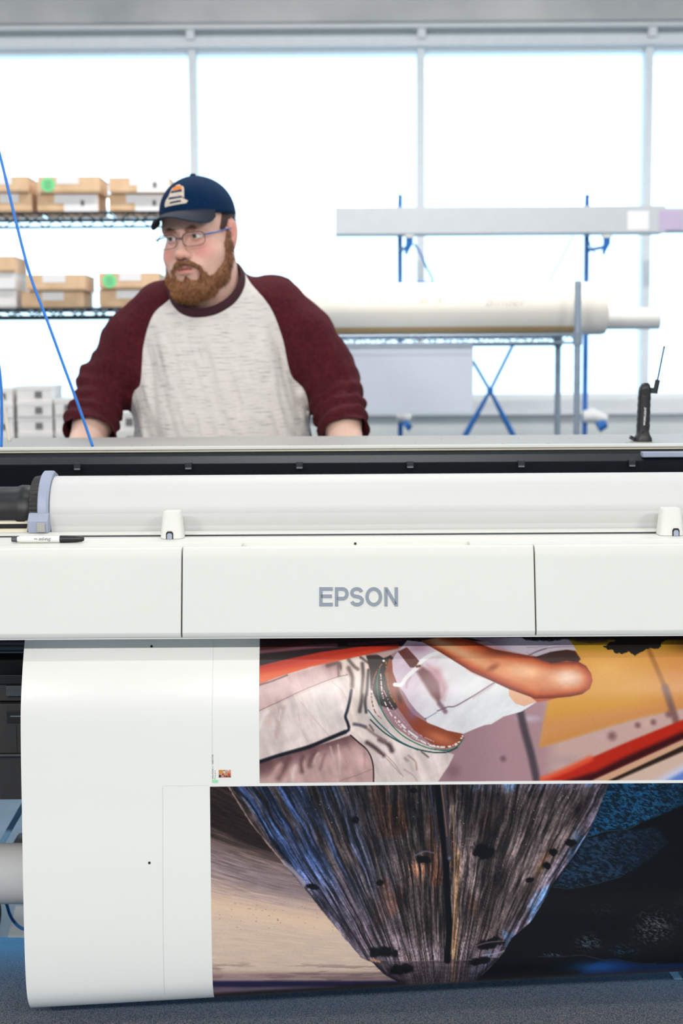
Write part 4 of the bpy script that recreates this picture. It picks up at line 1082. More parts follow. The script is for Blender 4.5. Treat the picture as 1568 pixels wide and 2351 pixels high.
def paint_thumb(V):
    u, v = proj(V)
    A = Art(u, v, (205, 150, 120))
    A.blob(507, 1771, 8, 8, (214, 140, 40)); A.blob(516, 1772, 6, 5, (236, 230, 232)); A.blob(524, 1768, 5, 4, (225, 210, 200)); A.blob(526, 1778, 6, 5, (200, 60, 40)); A.blob(505, 1782, 5, 5, (20, 16, 24)); A.blob(503, 1785, 3, 3, (50, 40, 140)); A.blob(512, 1778, 3, 4, (120, 40, 40))
    A.line([(516, 1782), (530, 1783)], 4, (110, 40, 50), 1, 1, (1.5, 6)); A.line([(504, 1768), (512, 1767), (520, 1775)], 1, (90, 60, 50), 0.6)
    return A.out()
THUMB = M_attr('print_ink_thumbnail', rough=0.25)
xa_, xb_, sa_, sb_ = x_at(502, 1777), x_at(530, 1777), s_at(515, 1767.5), s_at(515, 1785)
grid_obj('thumbnail', np.linspace(xa_, xb_, 22), np.linspace(sa_, sb_, 16), 0.0006, THUMB, sheet_root, paint_thumb)
# ------------------------------------------------------------------ things on and around the printer
# felt catch cloth bulging on the floor under the hanging sheet
FELT = M('dark_felt', (112, 100, 90), 0.75, rgb2=(44, 41, 40), vscale=420, bump=0.5, bscale=420, detail=2, lo=0.38, hi=0.66, sheen=1.0)
FELT.node_tree.nodes['Principled BSDF'].inputs['Sheen Roughness'].default_value = 0.6
FELT.node_tree.nodes['Principled BSDF'].inputs['Sheen Tint'].default_value = (0.12, 0.5, 1.0, 1)  # blue skylight on the cloth is put into its sheen tint
cY, cZ, cR = 2.75, -0.245, 0.38
fx_ = np.linspace(-1.0, 1.06, 90); ft_ = np.linspace(-0.86, 0.86, 44)
FX, FT = np.meshgrid(fx_, ft_)
bul = cR + 0.006 * (fbm(FX * 3, FT * 2.5, seed=81) - 0.5) + 0.004 * np.sin(FX * 6 + FT * 4)
V = np.stack([FX, cY + bul * np.sin(FT), np.maximum(cZ + bul * np.cos(FT), 0.001)], -1).reshape(-1, 3)
nx_ = len(fx_); ii = np.arange(nx_ - 1)[None, :] + nx_ * np.arange(len(ft_) - 1)[:, None]
F = np.stack([ii, ii + 1, ii + nx_ + 1, ii + nx_], -1).reshape(-1, 4)
V = np.concatenate([V, [(-1.0, 2.47, 0.0005), (1.06, 2.47, 0.0005), (1.06, 3.03, 0.0005), (-1.0, 3.03, 0.0005)]])
n_ = len(V)
felt_o = mesh_obj('catch_cloth', V, np.concatenate([F, np.array([[n_ - 1, n_ - 2, n_ - 3, n_ - 4]])]), FELT, smooth='all')
tag(felt_o, 'dark speckled felt cloth bulging on the floor under the hanging sheet', 'cloth')

# work bench between printer and person: the hands rest on it
wb = empty('work_bench', (-0.2, 3.42, 0.0))
tag(wb, 'narrow grey work bench behind the printer under the person\'s hands', 'bench')
G().box(-0.95, 0.55, 3.32, 3.525, 0.965, 1.0).obj('bench_top', DECK_GREY, wb, bevel=0.003)
for x in (-0.92, 0.52):
    for y in (3.34, 3.50): G().box(x - 0.016, x + 0.016, y - 0.016, y + 0.016, 0.0, 0.965).obj('leg', STEEL, wb, bevel=0.002)

# cables hanging down to the rear deck
def cable(name, px_pts, Y, r, mat, label, n=10, parent=None):
    P = catmull([np.array(at(a, b, Y + dy)) for a, b, dy in px_pts], n)
    o = G().tube(P, r, 10).obj(name, mat, parent, smooth='all')
    if label: tag(o, label, 'cable')
    return o
YCb = YD0 + 0.022
zc = at(212, 1027, YCb)
cable('ceiling_cable', [(-330, -1380, 0), (-190, -400, 0), (-100, 0, 0), (-44, 200, 0), (0, 357, 0), (38, 515, 0), (70, 634, 0), (108, 735, 0), (150, 850, 0), (185, 945, 0), (213, 1026, 0)], YCb, 0.0031, BLUE_CABLE, 'blue cable slanting down in front of the boxes to the printer')
cable('ceiling_cable', [(-130, -1380, 0), (-100, -330, 0), (-72, 200, 0), (-36, 600, 0), (-8, 800, 0), (2, 880, 0), (4, 960, 0), (3, 1026, 0)], YCb, 0.0031, BLUE_CABLE, 'blue cable hanging straight down along the left edge of the picture')
cable('ceiling_cable', [(-150, -1330, 0.1), (-118, -330, 0.1), (-92, 200, 0.1), (-50, 600, 0.1), (-15, 830, 0.1), (8, 930, 0.1), (22, 1014, 0.1)], YCb, 0.0040, CREAM_CABLE, 'cream cable hanging beside the straight blue cable')
cable('floor_cable', [(-80, 2060, 0.25), (-20, 2040, 0.25), (10, 2066, 0.2), (22, 2098, 0.2), (34, 2118, 0.2), (52, 2132, 0.2), (90, 2138, 0.2)], 2.75, 0.0035, BLUE_STEEL, 'dark blue cable looping below the take-up tube')

# marker pen on the ledge
PEN_WHITE = M('pen_white', (232, 232, 228), 0.35, var=0.03)
pen = empty('marker_pen', tuple(at(140, 1239, 2.56)))
ypn = 2.567
z_p = zl + 0.0068
tag(pen, 'white marker pen with a black cap lying on the printer ledge', 'pen')
q = lambda px: at(px, 1239, ypn).x
G().tube([(q(30), ypn, z_p), (q(42), ypn, z_p), (q(46), ypn, z_p), (q(138), ypn, z_p)], [0.0035, 0.0052, 0.0064, 0.0064], 20).obj('barrel', PEN_WHITE, pen, smooth=True)
G().tube([(q(138), ypn, z_p), (q(142), ypn, z_p), (q(172), ypn, z_p), (q(188), ypn, z_p), (q(193), ypn, z_p)], [0.0068, 0.0068, 0.0062, 0.0052, 0.003], 20).obj('pen_cap', BLACK_PLASTIC, pen, smooth=True)
G().tube([(q(27), ypn, z_p), (q(40), ypn, z_p)], [0.0046, 0.0054], 16).obj('end_plug', DARK_GREY, pen, smooth=True)
def pen_txt(x0): return lambda a, b, c: (x0 - a, ypn - 0.0067, z_p + 0.0028 - b)
text_mesh('Sharpie', 0.0085, pen_txt(q(119)), INK_DARK, 'pen_lettering', pen, shear=0.3, width=0.022)
text_mesh('FINE', 0.004, pen_txt(q(88)), INK_DARK, 'pen_lettering', pen, width=0.006)

# folding work light standing on the rear deck
YK = 3.11
wk = empty('work_light', tuple(at(1476, 1014, YK)))
tag(wk, 'small black folding work light with thin blue-lit arm standing on the printer', 'work light')
zk = deckz(YK)
A_ = lambda px, py, dy=0.0: at(px, py, YK + dy)
bz = A_(1476, 1013).z
g = G()
rows = [(1013, 1455, 1496, 0.019), (1005, 1456, 1495, 0.019), (998, 1461, 1491, 0.017), (990, 1462, 1489, 0.014)]
def stack(rows, n=20, ex=0.55):
    g = G()
    for py, l, r, dp in rows:
        c = A_((l + r) / 2, py); w = (A_(r, py).x - A_(l, py).x) / 2
        for i in range(n):
            t = 2 * math.pi * i / n
            g.V.append((c.x + w * math.copysign(abs(math.cos(t)) ** ex, math.cos(t)), YK + dp * math.copysign(abs(math.sin(t)) ** ex, math.sin(t)), c.z))
    for k in range(len(rows) - 1):
        for i in range(n): g.F.append((k * n + i, k * n + (i + 1) % n, (k + 1) * n + (i + 1) % n, (k + 1) * n + i))
    g.F.append(tuple(range(n - 1, -1, -1))); g.F.append(tuple(range((len(rows) - 1) * n, len(rows) * n)))
    return g
stack(rows).obj('base', BLACK_PLASTIC, wk, smooth=True)
body_rows = [(991, 1461, 1489, 0.0135)]
for k in range(11): 
    py = 986 - k * 8; e = 1.0 if k % 2 else 0.0
    body_rows.append((py, 1462 + k * 0.42 - e, 1490 + k * 0.28 + e, 0.013 + 0.0006 * e))
body_rows += [(900, 1466, 1494, 0.013), (890, 1468, 1493, 0.012), (882, 1473, 1491, 0.010), (879, 1477, 1487, 0.007)]
stack(body_rows, 20, 0.6).obj('handle', BLACK_PLASTIC, wk, smooth=True)
pv = A_(1479, 899)
G().cyl((pv.x, YK - 0.0145, pv.z), (pv.x, YK + 0.0145, pv.z), 0.0075, n=20).obj('pivot', DEEP_BLACK, wk, smooth=True)
pv = A_(1473, 992)
G().cyl((pv.x, YK - 0.0155, pv.z), (pv.x, YK - 0.010, pv.z), 0.004, n=16).obj('base_screw', DEEP_BLACK, wk, smooth=True)
a, b = A_(1446, 1003), A_(1458, 1009)
G().bar(a, b, 0.008, 0.012, up=(0, 1, 0)).obj('magnet_clip', BLACK_PLASTIC, wk, bevel=0.001)
G().bar(A_(1490, 896), A_(1505, 897), 0.012, 0.013, up=(0, 1, 0)).obj('arm_joint', BLACK_PLASTIC, wk, bevel=0.001)
G().bar(A_(1503.5, 903), A_(1510, 872), 0.010, 0.007, up=(0, 1, 0)).obj('arm_socket', BLACK_PLASTIC, wk, bevel=0.001)
BLUE_ARM = M('blue_black_arm', (12, 62, 108), 0.4, var=0.1)  # blue light on the dark arm is painted into its colour
G().tube([A_(1509, 876), A_(1524, 800)], 0.0018, 10).obj('flexible_arm', BLUE_ARM, wk, smooth=True)
G().cyl(A_(1524, 800), A_(1525.2, 794.5), 0.0021, n=10).obj('arm_tip', DARK_GREY, wk, smooth=True)
def wl_txt(a, b, c): p = A_(1478 + 2.2 * a / 0.0384, 976); return (p.x - b, YK - 0.0142, p.z + a)
text_mesh('WORKLIGHT', 0.0062, wl_txt, LABEL_WHITE, 'lettering', wk, offset=0.0001, width=0.0395)

# ------------------------------------------------------------------ left: wire shelves with boxes
YSH, DSH = 4.8, 0.22
sh = empty('wire_shelf', (at(150, 490, YSH).x, YSH + DSH / 2, 0.0))
tag(sh, 'black wire shelf with cardboard cartons standing at the window', 'shelf')
shx0, shx1 = -1.75, at(452, 600, YSH).x
levels = [at(150, 486, YSH).z, at(150, 706, YSH).z, 1.03]
for zl_ in levels:
    g = G()
    tb_ = 0.030
    for y in (YSH, YSH + DSH):
        g.tube([(shx0, y, zl_ - 0.004), (shx1, y, zl_ - 0.004)], 0.0042, 6)
        g.tube([(shx0, y, zl_ - tb_), (shx1, y, zl_ - tb_)], 0.0042, 6)
        n = int((shx1 - shx0) / 0.036); zig = []
        for i in range(n + 1): zig.append((shx0 + (shx1 - shx0) * i / n, y, zl_ - 0.005 if i % 2 else zl_ - tb_))
        g.tube(zig, 0.0030, 5)
    for x in (shx0, shx1):
        g.tube([(x, YSH, zl_ - 0.004), (x, YSH + DSH, zl_ - 0.004)], 0.0035, 6); g.tube([(x, YSH, zl_ - tb_), (x, YSH + DSH, zl_ - tb_)], 0.0035, 6)
    for i in range(1, 40):
        x = shx0 + (shx1 - shx0) * i / 40
        g.tube([(x, YSH, zl_ - 0.002), (x, YSH + DSH, zl_ - 0.002)], 0.0016, 5)
    g.obj('wire_deck', BLACK_WIRE, sh)
for x in (shx0, shx1):
    for y in (YSH, YSH + DSH):
        p = G().cyl((x, y, 0.0), (x, y, 1.86), 0.0125, n=16); p.obj('post', BLACK_WIRE, sh, smooth=True)

def carton(px0, px1, py0, py1, dy=0.02, depth=0.19, mat=CARDBOARD, label='', labels=(), sticker=None, z0=None, grp='cardboard cartons on the wire shelf', lean=0.0, cat='box'):
    """shallow carton: tray, lid with overhanging front flap, stuck-on labels"""
    y0 = YSH + dy
    a, b = at(px0, py1, y0), at(px1, py0, y0)
    zb_ = a.z if z0 is None else z0; zt_ = b.z
    t = empty('carton', ((a.x + b.x) / 2, y0 + depth / 2, zb_)); tag(t, label, cat, grp)
    G().box(a.x + 0.002, b.x - 0.002, y0 + 0.002, y0 + depth - 0.002, zb_, zt_ - 0.004).obj('tray', mat, t, bevel=0.0015)
    lid = G().box(a.x, b.x, y0, y0 + depth, zt_ - 0.0045, zt_)
    lid.box(a.x, b.x, y0, y0 + 0.002, zb_ + (zt_ - zb_) * 0.12, zt_ - 0.0045)
    lid = lid.obj('lid', mat, t, bevel=0.001)
    for (l0, l1, t0, t1, m_) in labels:
        G().box(a.x + (b.x - a.x) * l0, a.x + (b.x - a.x) * l1, y0 - 0.0008, y0, zb_ + (zt_ - zb_) * t0, zb_ + (zt_ - zb_) * t1).obj('paper_label', m_, lid)
        if m_ is LABEL_WHITE and l1 - l0 > 0.4:
            xm_ = a.x + (b.x - a.x) * (l0 * 0.45 + l1 * 0.55); zm_ = zb_ + (zt_ - zb_) * (t0 + t1) / 2
            G().box(xm_ - 0.006, xm_ + 0.006, y0 - 0.0014, y0 - 0.0006, zm_ - 0.009, zm_ + 0.009).obj('printed_mark', INK, lid)
    if sticker:
        xs_ = a.x + (b.x - a.x) * sticker; zs_ = (zb_ + zt_) / 2
        r = (zt_ - zb_) * 0.44
        G().cyl((xs_, y0 - 0.001, zs_), (xs_, y0, zs_), r, n=28).obj('green_sticker', GREEN_STICKER, lid)
        for k in (0.4, 0.0, -0.4): G().box(xs_ - r * 0.45, xs_ + r * 0.45, y0 - 0.0016, y0 - 0.0008, zs_ + r * k - 0.0012, zs_ + r * k + 0.0012).obj('sticker_line', INK, lid)
    return t
z1s, z2s, z3s = levels
LB = (0.30, 0.68, 0.55, 1.0, LABEL_WHITE); 
carton(-120, 73, 443, 484, z0=z1s, label='lower brown carton at the far left of the top shelf', labels=((0.62, 0.84, 0.5, 0.98, LABEL_WHITE),))
carton(-125, 65, 405, 443, dy=0.0, label='upper brown carton at the far left of the top shelf', labels=((0.6, 0.8, 0.5, 0.98, LABEL_WHITE),), z0=at(0, 443, YSH + 0.02).z)
zm = lambda px, py, dy: at(px, py, YSH + dy).z
carton(86, 226, 445, 484, z0=z1s, label='brown carton with large white label under the green-stickered one, top shelf', labels=((0.28, 0.43, 0.5, 0.98, LABEL_WHITE), (0.43, 0.99, 0.03, 0.97, LABEL_WHITE)))
carton(87, 229, 405, 445, dy=0.0, z0=zm(87, 445, 0.02), label='brown carton with green round sticker on the top shelf', labels=((0.30, 0.66, 0.55, 1.0, LABEL_WHITE),), sticker=0.165)
carton(250, 392, 445, 484, z0=z1s, label='lower carton half covered by a white label beside the cap, top shelf', labels=((0.28, 0.42, 0.5, 0.98, LABEL_WHITE), (0.42, 0.99, 0.03, 0.97, LABEL_WHITE)))
carton(250, 390, 407, 445, dy=0.0, z0=zm(250, 445, 0.02), label='upper carton half covered by a white label beside the cap, top shelf', labels=((0.34, 0.46, 0.5, 0.98, LABEL_WHITE), (0.46, 0.99, 0.03, 0.97, LABEL_WHITE)))
carton(-100, 37, 665, 705, z0=z2s, label='bottom white box of the three at the far left, middle shelf', mat=WHITE_CARD)
carton(-102, 35, 625, 665, dy=0.01, z0=zm(0, 665, 0.02), label='middle white box of the three at the far left, middle shelf', mat=WHITE_CARD, labels=((0.6, 0.98, 0.05, 0.9, LABEL_WHITE),))
carton(-105, 34, 588, 625, dy=0.0, z0=zm(0, 625, 0.01), label='brown carton on two white boxes, middle shelf at the left edge')
carton(50, 192, 668, 705, z0=z2s, label='lower brown carton crossed by the slanting blue cable, middle shelf', labels=((0.33, 0.68, 0.45, 0.95, LABEL_WHITE),))
carton(60, 196, 630, 668, dy=0.0, z0=zm(60, 668, 0.02), label='upper brown carton crossed by the slanting blue cable, middle shelf', labels=((0.28, 0.66, 0.5, 0.98, LABEL_WHITE),))
carton(228, 370, 664, 705, z0=z2s, label='lower brown carton beside the maroon shoulder, middle shelf', labels=((0.28, 0.66, 0.5, 0.98, LABEL_WHITE),))
carton(227, 365, 626, 664, dy=0.0, z0=zm(228, 664, 0.02), label='brown carton with green round sticker on the middle shelf', labels=((0.34, 0.70, 0.5, 0.98, LABEL_WHITE),), sticker=0.18)
# small white boxes in columns on the lowest shelf
for col_i, (x0, x1, top, n, nm) in enumerate(((-30, 30, 890, 4, 'leftmost'), (40, 120, 885, 4, 'tallest'), (126, 175, 915, 3, 'low'), (262, 318, 945, 2, 'hidden'))):
    zt_ = zm(x0, top, 0.0); hb = (zt_ - z3s) / n
    for k in range(n):
        y0 = YSH + 0.01 + 0.004 * (k % 2)
        a, b = at(x0, 960, y0), at(x1, 960, y0)
        zz0 = z3s + k * hb
        pos = ('bottom', 'second', 'third', 'top')[k] if k < n - 1 else 'top'
        where = {'leftmost': 'at the left edge', 'tallest': 'right of the cream cable', 'low': 'beside the left cuff', 'hidden': 'between arm and shirt'}[nm]
        t = empty('small_box', ((a.x + b.x) / 2, y0 + 0.09, zz0)); tag(t, '%s small white box of the column %s, lowest shelf' % (pos, where), 'box', 'small white boxes on the lowest shelf')
        G().box(a.x, b.x, y0, y0 + 0.18, zz0, zz0 + hb - 0.006).obj('tray', WHITE_CARD, t, bevel=0.001)
        G().box(a.x - 0.001, b.x + 0.001, y0 - 0.001, y0 + 0.181, zz0 + hb - 0.016, zz0 + hb - 0.0005).obj('lid', WHITE_CARD, t, bevel=0.001)
        fx = a.x + (b.x - a.x) * 0.62
        G().box(fx - 0.012, fx + 0.012, y0 - 0.002, y0 - 0.0005, zz0 + hb * 0.2, zz0 + hb * 0.62).obj('dark_label', INK, t)

# ------------------------------------------------------------------ right: chrome shelf with paper rolls, blue rack with long carton
YQ0, YQ1 = 4.5, 4.9
zq = at(1150, 768, YQ0).z
cs_ = empty('chrome_shelf', (0.2, 4.7, 0.0)); tag(cs_, 'chrome wire shelf carrying the large paper roll', 'shelf')
qx1 = at(1325, 850, YQ0).x; qx0 = -0.42
g = G()
for y in (YQ0, YQ1):
    g.tube([(qx0, y, zq - 0.003), (qx1, y, zq - 0.003)], 0.004, 6); g.tube([(qx0, y, zq - 0.027), (qx1, y, zq - 0.027)], 0.004, 6)
    n = 46; g.tube([(qx0 + (qx1 - qx0) * i / n, y, zq - 0.004 if i % 2 else zq - 0.026) for i in range(n + 1)], 0.0024, 5)
for i in range(41):
    x = qx0 + (qx1 - qx0) * i / 40; g.tube([(x, YQ0, zq - 0.001), (x, YQ1, zq - 0.001)], 0.002, 5)
g.obj('wire_deck', CHROME, cs_)
ztop_q = at(1325, 645, YQ0).z
for x in (qx0, qx1):
    for y in (YQ0, YQ1):
        p = G()
        p.cyl((x, y, 0.0), (x, y, ztop_q if y == YQ0 else zq + 0.03), 0.0105, n=16)
        for k in range(int(ztop_q / 0.05)): p.cyl((x, y, 0.04 + k * 0.05), (x, y, 0.043 + k * 0.05), 0.0117, n=16)
        p.obj('post', CHROME, cs_, smooth=True)
    for y in (YQ0, YQ1): G().cyl((x, y, zq - 0.034), (x, y, zq + 0.006), 0.0145, 0.0165, n=16).obj('collar', CHROME, cs_, smooth=True)
# big roll
YBR = 4.70
za, zb2 = at(1150, 648, YBR).z, zq + 0.0015
RB = (za - zb2) / 2
bx0, bx1 = at(640, 700, YBR).x, at(1388, 700, YBR).x
br = empty('paper_roll', ((bx0 + bx1) / 2, YBR, zb2)); tag(br, 'thick cream paper roll with pencil handwriting lying on the chrome shelf', 'paper roll')
zc_ = zb2 + RB
G().tube([(bx0, YBR, zc_), (bx1 - 0.012, YBR, zc_), (bx1, YBR, zc_)], [RB, RB, RB * 0.965], 64).obj('rolled_paper', KRAFT, br, smooth=True)
G().cyl((bx1 - 0.002, YBR, zc_), (bx1 + 0.002, YBR, zc_), RB * 0.45, n=40).obj('core', KRAFT_EDGE, br)
# loose tan edge at the bottom of the roll
P = [(bx0, bx1 - 0.12)]
pr_ = [(YBR - RB * math.cos(t) * 1.004, zc_ - RB * math.sin(t) * 1.004) for t in np.linspace(0.75, 1.15, 8)]
V = []; F = []
for y, z in pr_: V += [(bx0 + 0.01, y, z), (qx1 + 0.02, y, z)]
for i in range(len(pr_) - 1): F.append((2 * i, 2 * i + 1, 2 * i + 3, 2 * i + 2))
mesh_obj('loose_edge', V, F, KRAFT_EDGE, br, smooth='all')
def on_roll(px, py):
    p0 = at(px, py, YBR - RB)
    def f(a, b, c):
        th = math.asin(max(-0.95, min(0.95, (p0.z + b - zc_) / RB)))
        return (p0.x + a, YBR - math.cos(th) * (RB + 0.0006), zc_ + math.sin(th) * (RB + 0.0006))
    return f
for s_, px, py, w_ in (('OR', 706, 694, 0.06), ('CHUCK', 792, 692, 0.165), ('8/4', 960, 696, 0.075), ('P1', 1055, 696, 0.04), ('Binder', 1112, 702, 0.13)):
    text_mesh(s_, 0.036, on_roll(px, py), PENCIL, 'handwriting', br, shear=0.25, offset=-0.0004, width=w_)
# thin tube behind
YTT = 4.835
zt_a, zt_b = at(1450, 706, YTT).z, at(1450, 756, YTT).z
rt_ = (zt_a - zt_b) / 2
tt = empty('paper_tube', (0.6, YTT, zt_b)); tag(tt, 'thin white paper tube sticking out right of the thick roll', 'paper roll')
G().cyl((0.1, YTT, zt_b + rt_), (at(1513, 730, YTT).x, YTT, zt_b + rt_), rt_, n=40).obj('tube_body', WHITE_CARD, tt, smooth=True)
G().cyl((at(1513, 730, YTT).x - 0.001, YTT, zt_b + rt_), (at(1513, 730, YTT).x + 0.001, YTT, zt_b + rt_), rt_ * 0.8, n=40).obj('tube_end', KRAFT, tt)
# pale board hanging under the shelf
YBd = 4.55
a, b = at(775, 950, YBd), at(1086, 787, YBd)
bd = empty('hanging_board', ((a.x + b.x) / 2, YBd, a.z)); tag(bd, 'pale grey-white board hanging below the chrome shelf', 'board')
G().box(a.x, b.x, YBd - 0.004, YBd + 0.004, a.z, b.z).obj('panel', BOARD, bd, bevel=0.001)
for k in (0.12, 0.88):
    x = a.x + (b.x - a.x) * k
    G().tube([(x, YBd, b.z - 0.006), (x, YBd - 0.008, b.z + 0.01), (x, YBd, zq - 0.02), (x, YBd + 0.004, zq - 0.002)], 0.0016, 6).obj('wire_hook', CHROME, bd)

# dark steel rack behind, backlight blue put into its colour
YRk = 5.45
rk = empty('roll_rack', (at(1133, 800, YRk).x, YRk, 0.0)); tag(rk, 'dark steel rack, backlit blue in its colour, with crossed braces behind the paper rolls', 'rack')
R_ = lambda px, py, dy=0.0: at(px, py, YRk + dy)
for px in (918, 1348):
    p = R_(px, 447)
    G().box(p.x - 0.009, p.x + 0.009, YRk - 0.009, YRk + 0.009, 0.06, p.z).obj('upright', BLUE_STEEL, rk, bevel=0.001)
    G().bar((p.x, YRk - 0.4, 0.05), (p.x, YRk + 0.35, 0.05), 0.04, 0.03).obj('foot_bar', BLUE_STEEL, rk, bevel=0.002)
# arms with blue hooks carrying the long carton
for px, hx, hy in ((918, 940, 548), (1348, 1393, 548)):
    p = R_(px, 575); e = R_(hx, hy + 4, -0.12); zc0 = R_(px, 540).z
    G().bar((p.x, YRk - 0.005, p.z), (e.x, YRk - 0.11, R_(hx, 572).z), 0.012, 0.012).obj('arm', BLUE_STEEL, rk, bevel=0.001)
    pts = [R_(hx - 8, 585, -0.12), R_(hx - 5, 572, -0.12), R_(hx, 558, -0.12), R_(hx, 546, -0.12)]
    G().tube(pts, [0.005, 0.009, 0.014, 0.014], 10).obj('hook', BLUE_STEEL, rk, smooth=True)
    G().cyl(R_(hx, 546, -0.12), R_(hx, 540, -0.12), 0.020, n=20).obj('hook_pad', LAMP_WHITE, rk, smooth=True)
G().tube([R_(950, 560, -0.1), R_(962, 575, -0.1), R_(980, 615, -0.1), R_(994, 642, -0.1), R_(993, 650, -0.1)], 0.0042, 8).obj('stay_wire', BLUE_STEEL, rk, smooth=True)
G().bar(R_(956, 648, -0.1), R_(994, 650, -0.1), 0.014, 0.011).obj('stay_clip', BLUE_CABLE, rk, bevel=0.002)
G().tube([R_(1315, 543), R_(1262, 644)], 0.0028, 8).obj('stay_wire', BLUE_STEEL, rk, smooth=True)
G().tube([R_(1350, 548), R_(1360, 575), R_(1368, 583)], 0.0024, 8).obj('stay_wire', BLUE_CABLE, rk, smooth=True)
cxp = R_(1125, 897)
for a, b in (((1085, 828), (1125, 897)), ((1181, 785), (1125, 897))): G().tube([R_(*a), R_(*b)], 0.0062, 8).obj('cross_brace', BLUE_STEEL, rk, smooth=True)
for a, b in (((1125, 897), (1066, 1003)), ((1125, 897), (1180, 1003))):
    p, q_ = R_(*a), R_(*b); d_ = q_ - p
    G().tube([p, p + d_ * 0.5, p + d_ * 1.6], [0.0062, 0.010, 0.013], 10).obj('cross_brace', BLUE_STEEL, rk, smooth=True)
G().cyl((cxp.x, YRk - 0.02, cxp.z), (cxp.x, YRk + 0.02, cxp.z), 0.012, n=16).obj('brace_bolt', BLUE_STEEL, rk, smooth=True)
# rounded white and blue clamps low on the uprights
for px, cx_, wd in ((918, 926, 15), (1348, 1366, 26)):
    c = R_(cx_, 965, -0.05); r = wd * YRk / FPX
    G().tube([(c.x - r, c.y, c.z + 0.014), (c.x - r * 0.3, c.y, c.z + 0.018), (c.x + r, c.y, c.z + 0.004)], [0.022, 0.03, 0.016], 14).obj('clamp_shell', LAMP_WHITE, rk, smooth=True)
    G().tube([(c.x + r * 0.2, c.y - 0.01, c.z - 0.026), (c.x + r * 0.9, c.y - 0.01, c.z - 0.01)], [0.022, 0.018], 12).obj('clamp_knob', BLUE_STEEL, rk, smooth=True)
# long white carton across the top arms
YL = YRk - 0.135
a, b = at(770, 538, YL), at(1640, 471, YL)
lc = empty('long_carton', ((a.x + b.x) / 2, YL, a.z)); tag(lc, 'long white carton lying across the top of the blue rack', 'box')
LC_M = M('long_carton_white', (196, 200, 204), 0.6, var=0.03)
xe = at(1528, 500, YL).x
G().box(a.x, xe, YL, YL + 0.11, a.z, b.z).obj('carton_body', LC_M, lc, bevel=0.002)
G().box(xe, b.x + 0.2, YL + 0.004, YL + 0.106, a.z + 0.005, b.z - 0.008).obj('carton_sleeve', LC_M, lc, bevel=0.002)
p, q_ = at(1513, 528, YL), at(1566, 483, YL)
G().box(p.x, q_.x, YL - 0.001, YL + 0.003, p.z, q_.z).obj('purple_label', PURPLE_LABEL, lc)
p, q_ = at(1440, 528, YL), at(1490, 484, YL)
G().box(p.x, q_.x, YL - 0.0008, YL, p.z, q_.z).obj('pale_label', LABEL_WHITE, lc)
# ------------------------------------------------------------------ the person behind the printer
def surface_nets(Fv, o, h):
    """quads of the zero surface of a sampled field (negative inside)"""
    ins = Fv < 0
    nx, ny, nz = Fv.shape
    cnt = np.zeros((nx - 1, ny - 1, nz - 1), np.uint8)
    cs = [(i, j, k) for i in (0, 1) for j in (0, 1) for k in (0, 1)]
    for i, j, k in cs: cnt += ins[i:nx - 1 + i, j:ny - 1 + j, k:nz - 1 + k]
    act = (cnt > 0) & (cnt < 8)
    ci = np.argwhere(act)
    vid = np.full(act.shape, -1, np.int64); vid[act] = np.arange(len(ci))
    acc = np.zeros((len(ci), 3)); n = np.zeros(len(ci))
    for a in cs:
        for ax in range(3):
            if a[ax]: continue
            b = list(a); b[ax] = 1
            fa = Fv[ci[:, 0] + a[0], ci[:, 1] + a[1], ci[:, 2] + a[2]]; fb = Fv[ci[:, 0] + b[0], ci[:, 1] + b[1], ci[:, 2] + b[2]]
            m = (fa < 0) != (fb < 0)
            t = np.where(m, fa / np.where(m, fa - fb, 1), 0)
            p = np.zeros((len(ci), 3)) + np.array(a); p[:, ax] = t
            acc += p * m[:, None]; n += m
    V = (ci + acc / n[:, None]) * h + np.array(o)
    Q = []
    for ax in range(3):
        s0 = [slice(None)] * 3; s1 = [slice(None)] * 3
        s0[ax] = slice(0, -1); s1[ax] = slice(1, None)
        ch = ins[tuple(s0)] != ins[tuple(s1)]
        e = np.argwhere(ch)
        u, w = (ax + 1) % 3, (ax + 2) % 3
        ok = (e[:, u] > 0) & (e[:, w] > 0) & (e[:, u] < Fv.shape[u] - 1) & (e[:, w] < Fv.shape[w] - 1)
        e = e[ok]
        def cell(du, dw):
            c = e.copy(); c[:, u] += du; c[:, w] += dw
            return vid[c[:, 0], c[:, 1], c[:, 2]]
        q = np.stack([cell(-1, -1), cell(0, -1), cell(0, 0), cell(-1, 0)], -1)
        flip = ~ins[tuple(e.T)]
        q[flip] = q[flip][:, ::-1]
        Q.append(q)
    return V, np.concatenate(Q)

def grid(lo, hi, h):
    ax = [np.arange(lo[i], hi[i] + h, h, dtype=np.float32) for i in range(3)]
    return np.meshgrid(*ax, indexing='ij')
def ell(X, Y, Z, c, r):
    q = np.sqrt(((X - c[0]) / r[0]) ** 2 + ((Y - c[1]) / r[1]) ** 2 + ((Z - c[2]) / r[2]) ** 2)
    return (q - 1) * min(r)
def cone(X, Y, Z, a, b, ra, rb):
    a = np.asarray(a, np.float32); b = np.asarray(b, np.float32); d = b - a
    t = np.clip(((X - a[0]) * d[0] + (Y - a[1]) * d[1] + (Z - a[2]) * d[2]) / float(d @ d + 1e-12), 0, 1)
    return np.sqrt((X - a[0] - t * d[0]) ** 2 + (Y - a[1] - t * d[1]) ** 2 + (Z - a[2] - t * d[2]) ** 2) - (ra + (rb - ra) * t)
def chain(X, Y, Z, pts, k=0.01):
    out = None
    for (p, r), (q, s) in zip(pts[:-1], pts[1:]):
        c = cone(X, Y, Z, p, q, r, s); out = c if out is None else smin(out, c, k)
    return out
def smin(a, b, k):
    h = np.clip(0.5 + 0.5 * (b - a) / k, 0, 1)
    return b + (a - b) * h - k * h * (1 - h)
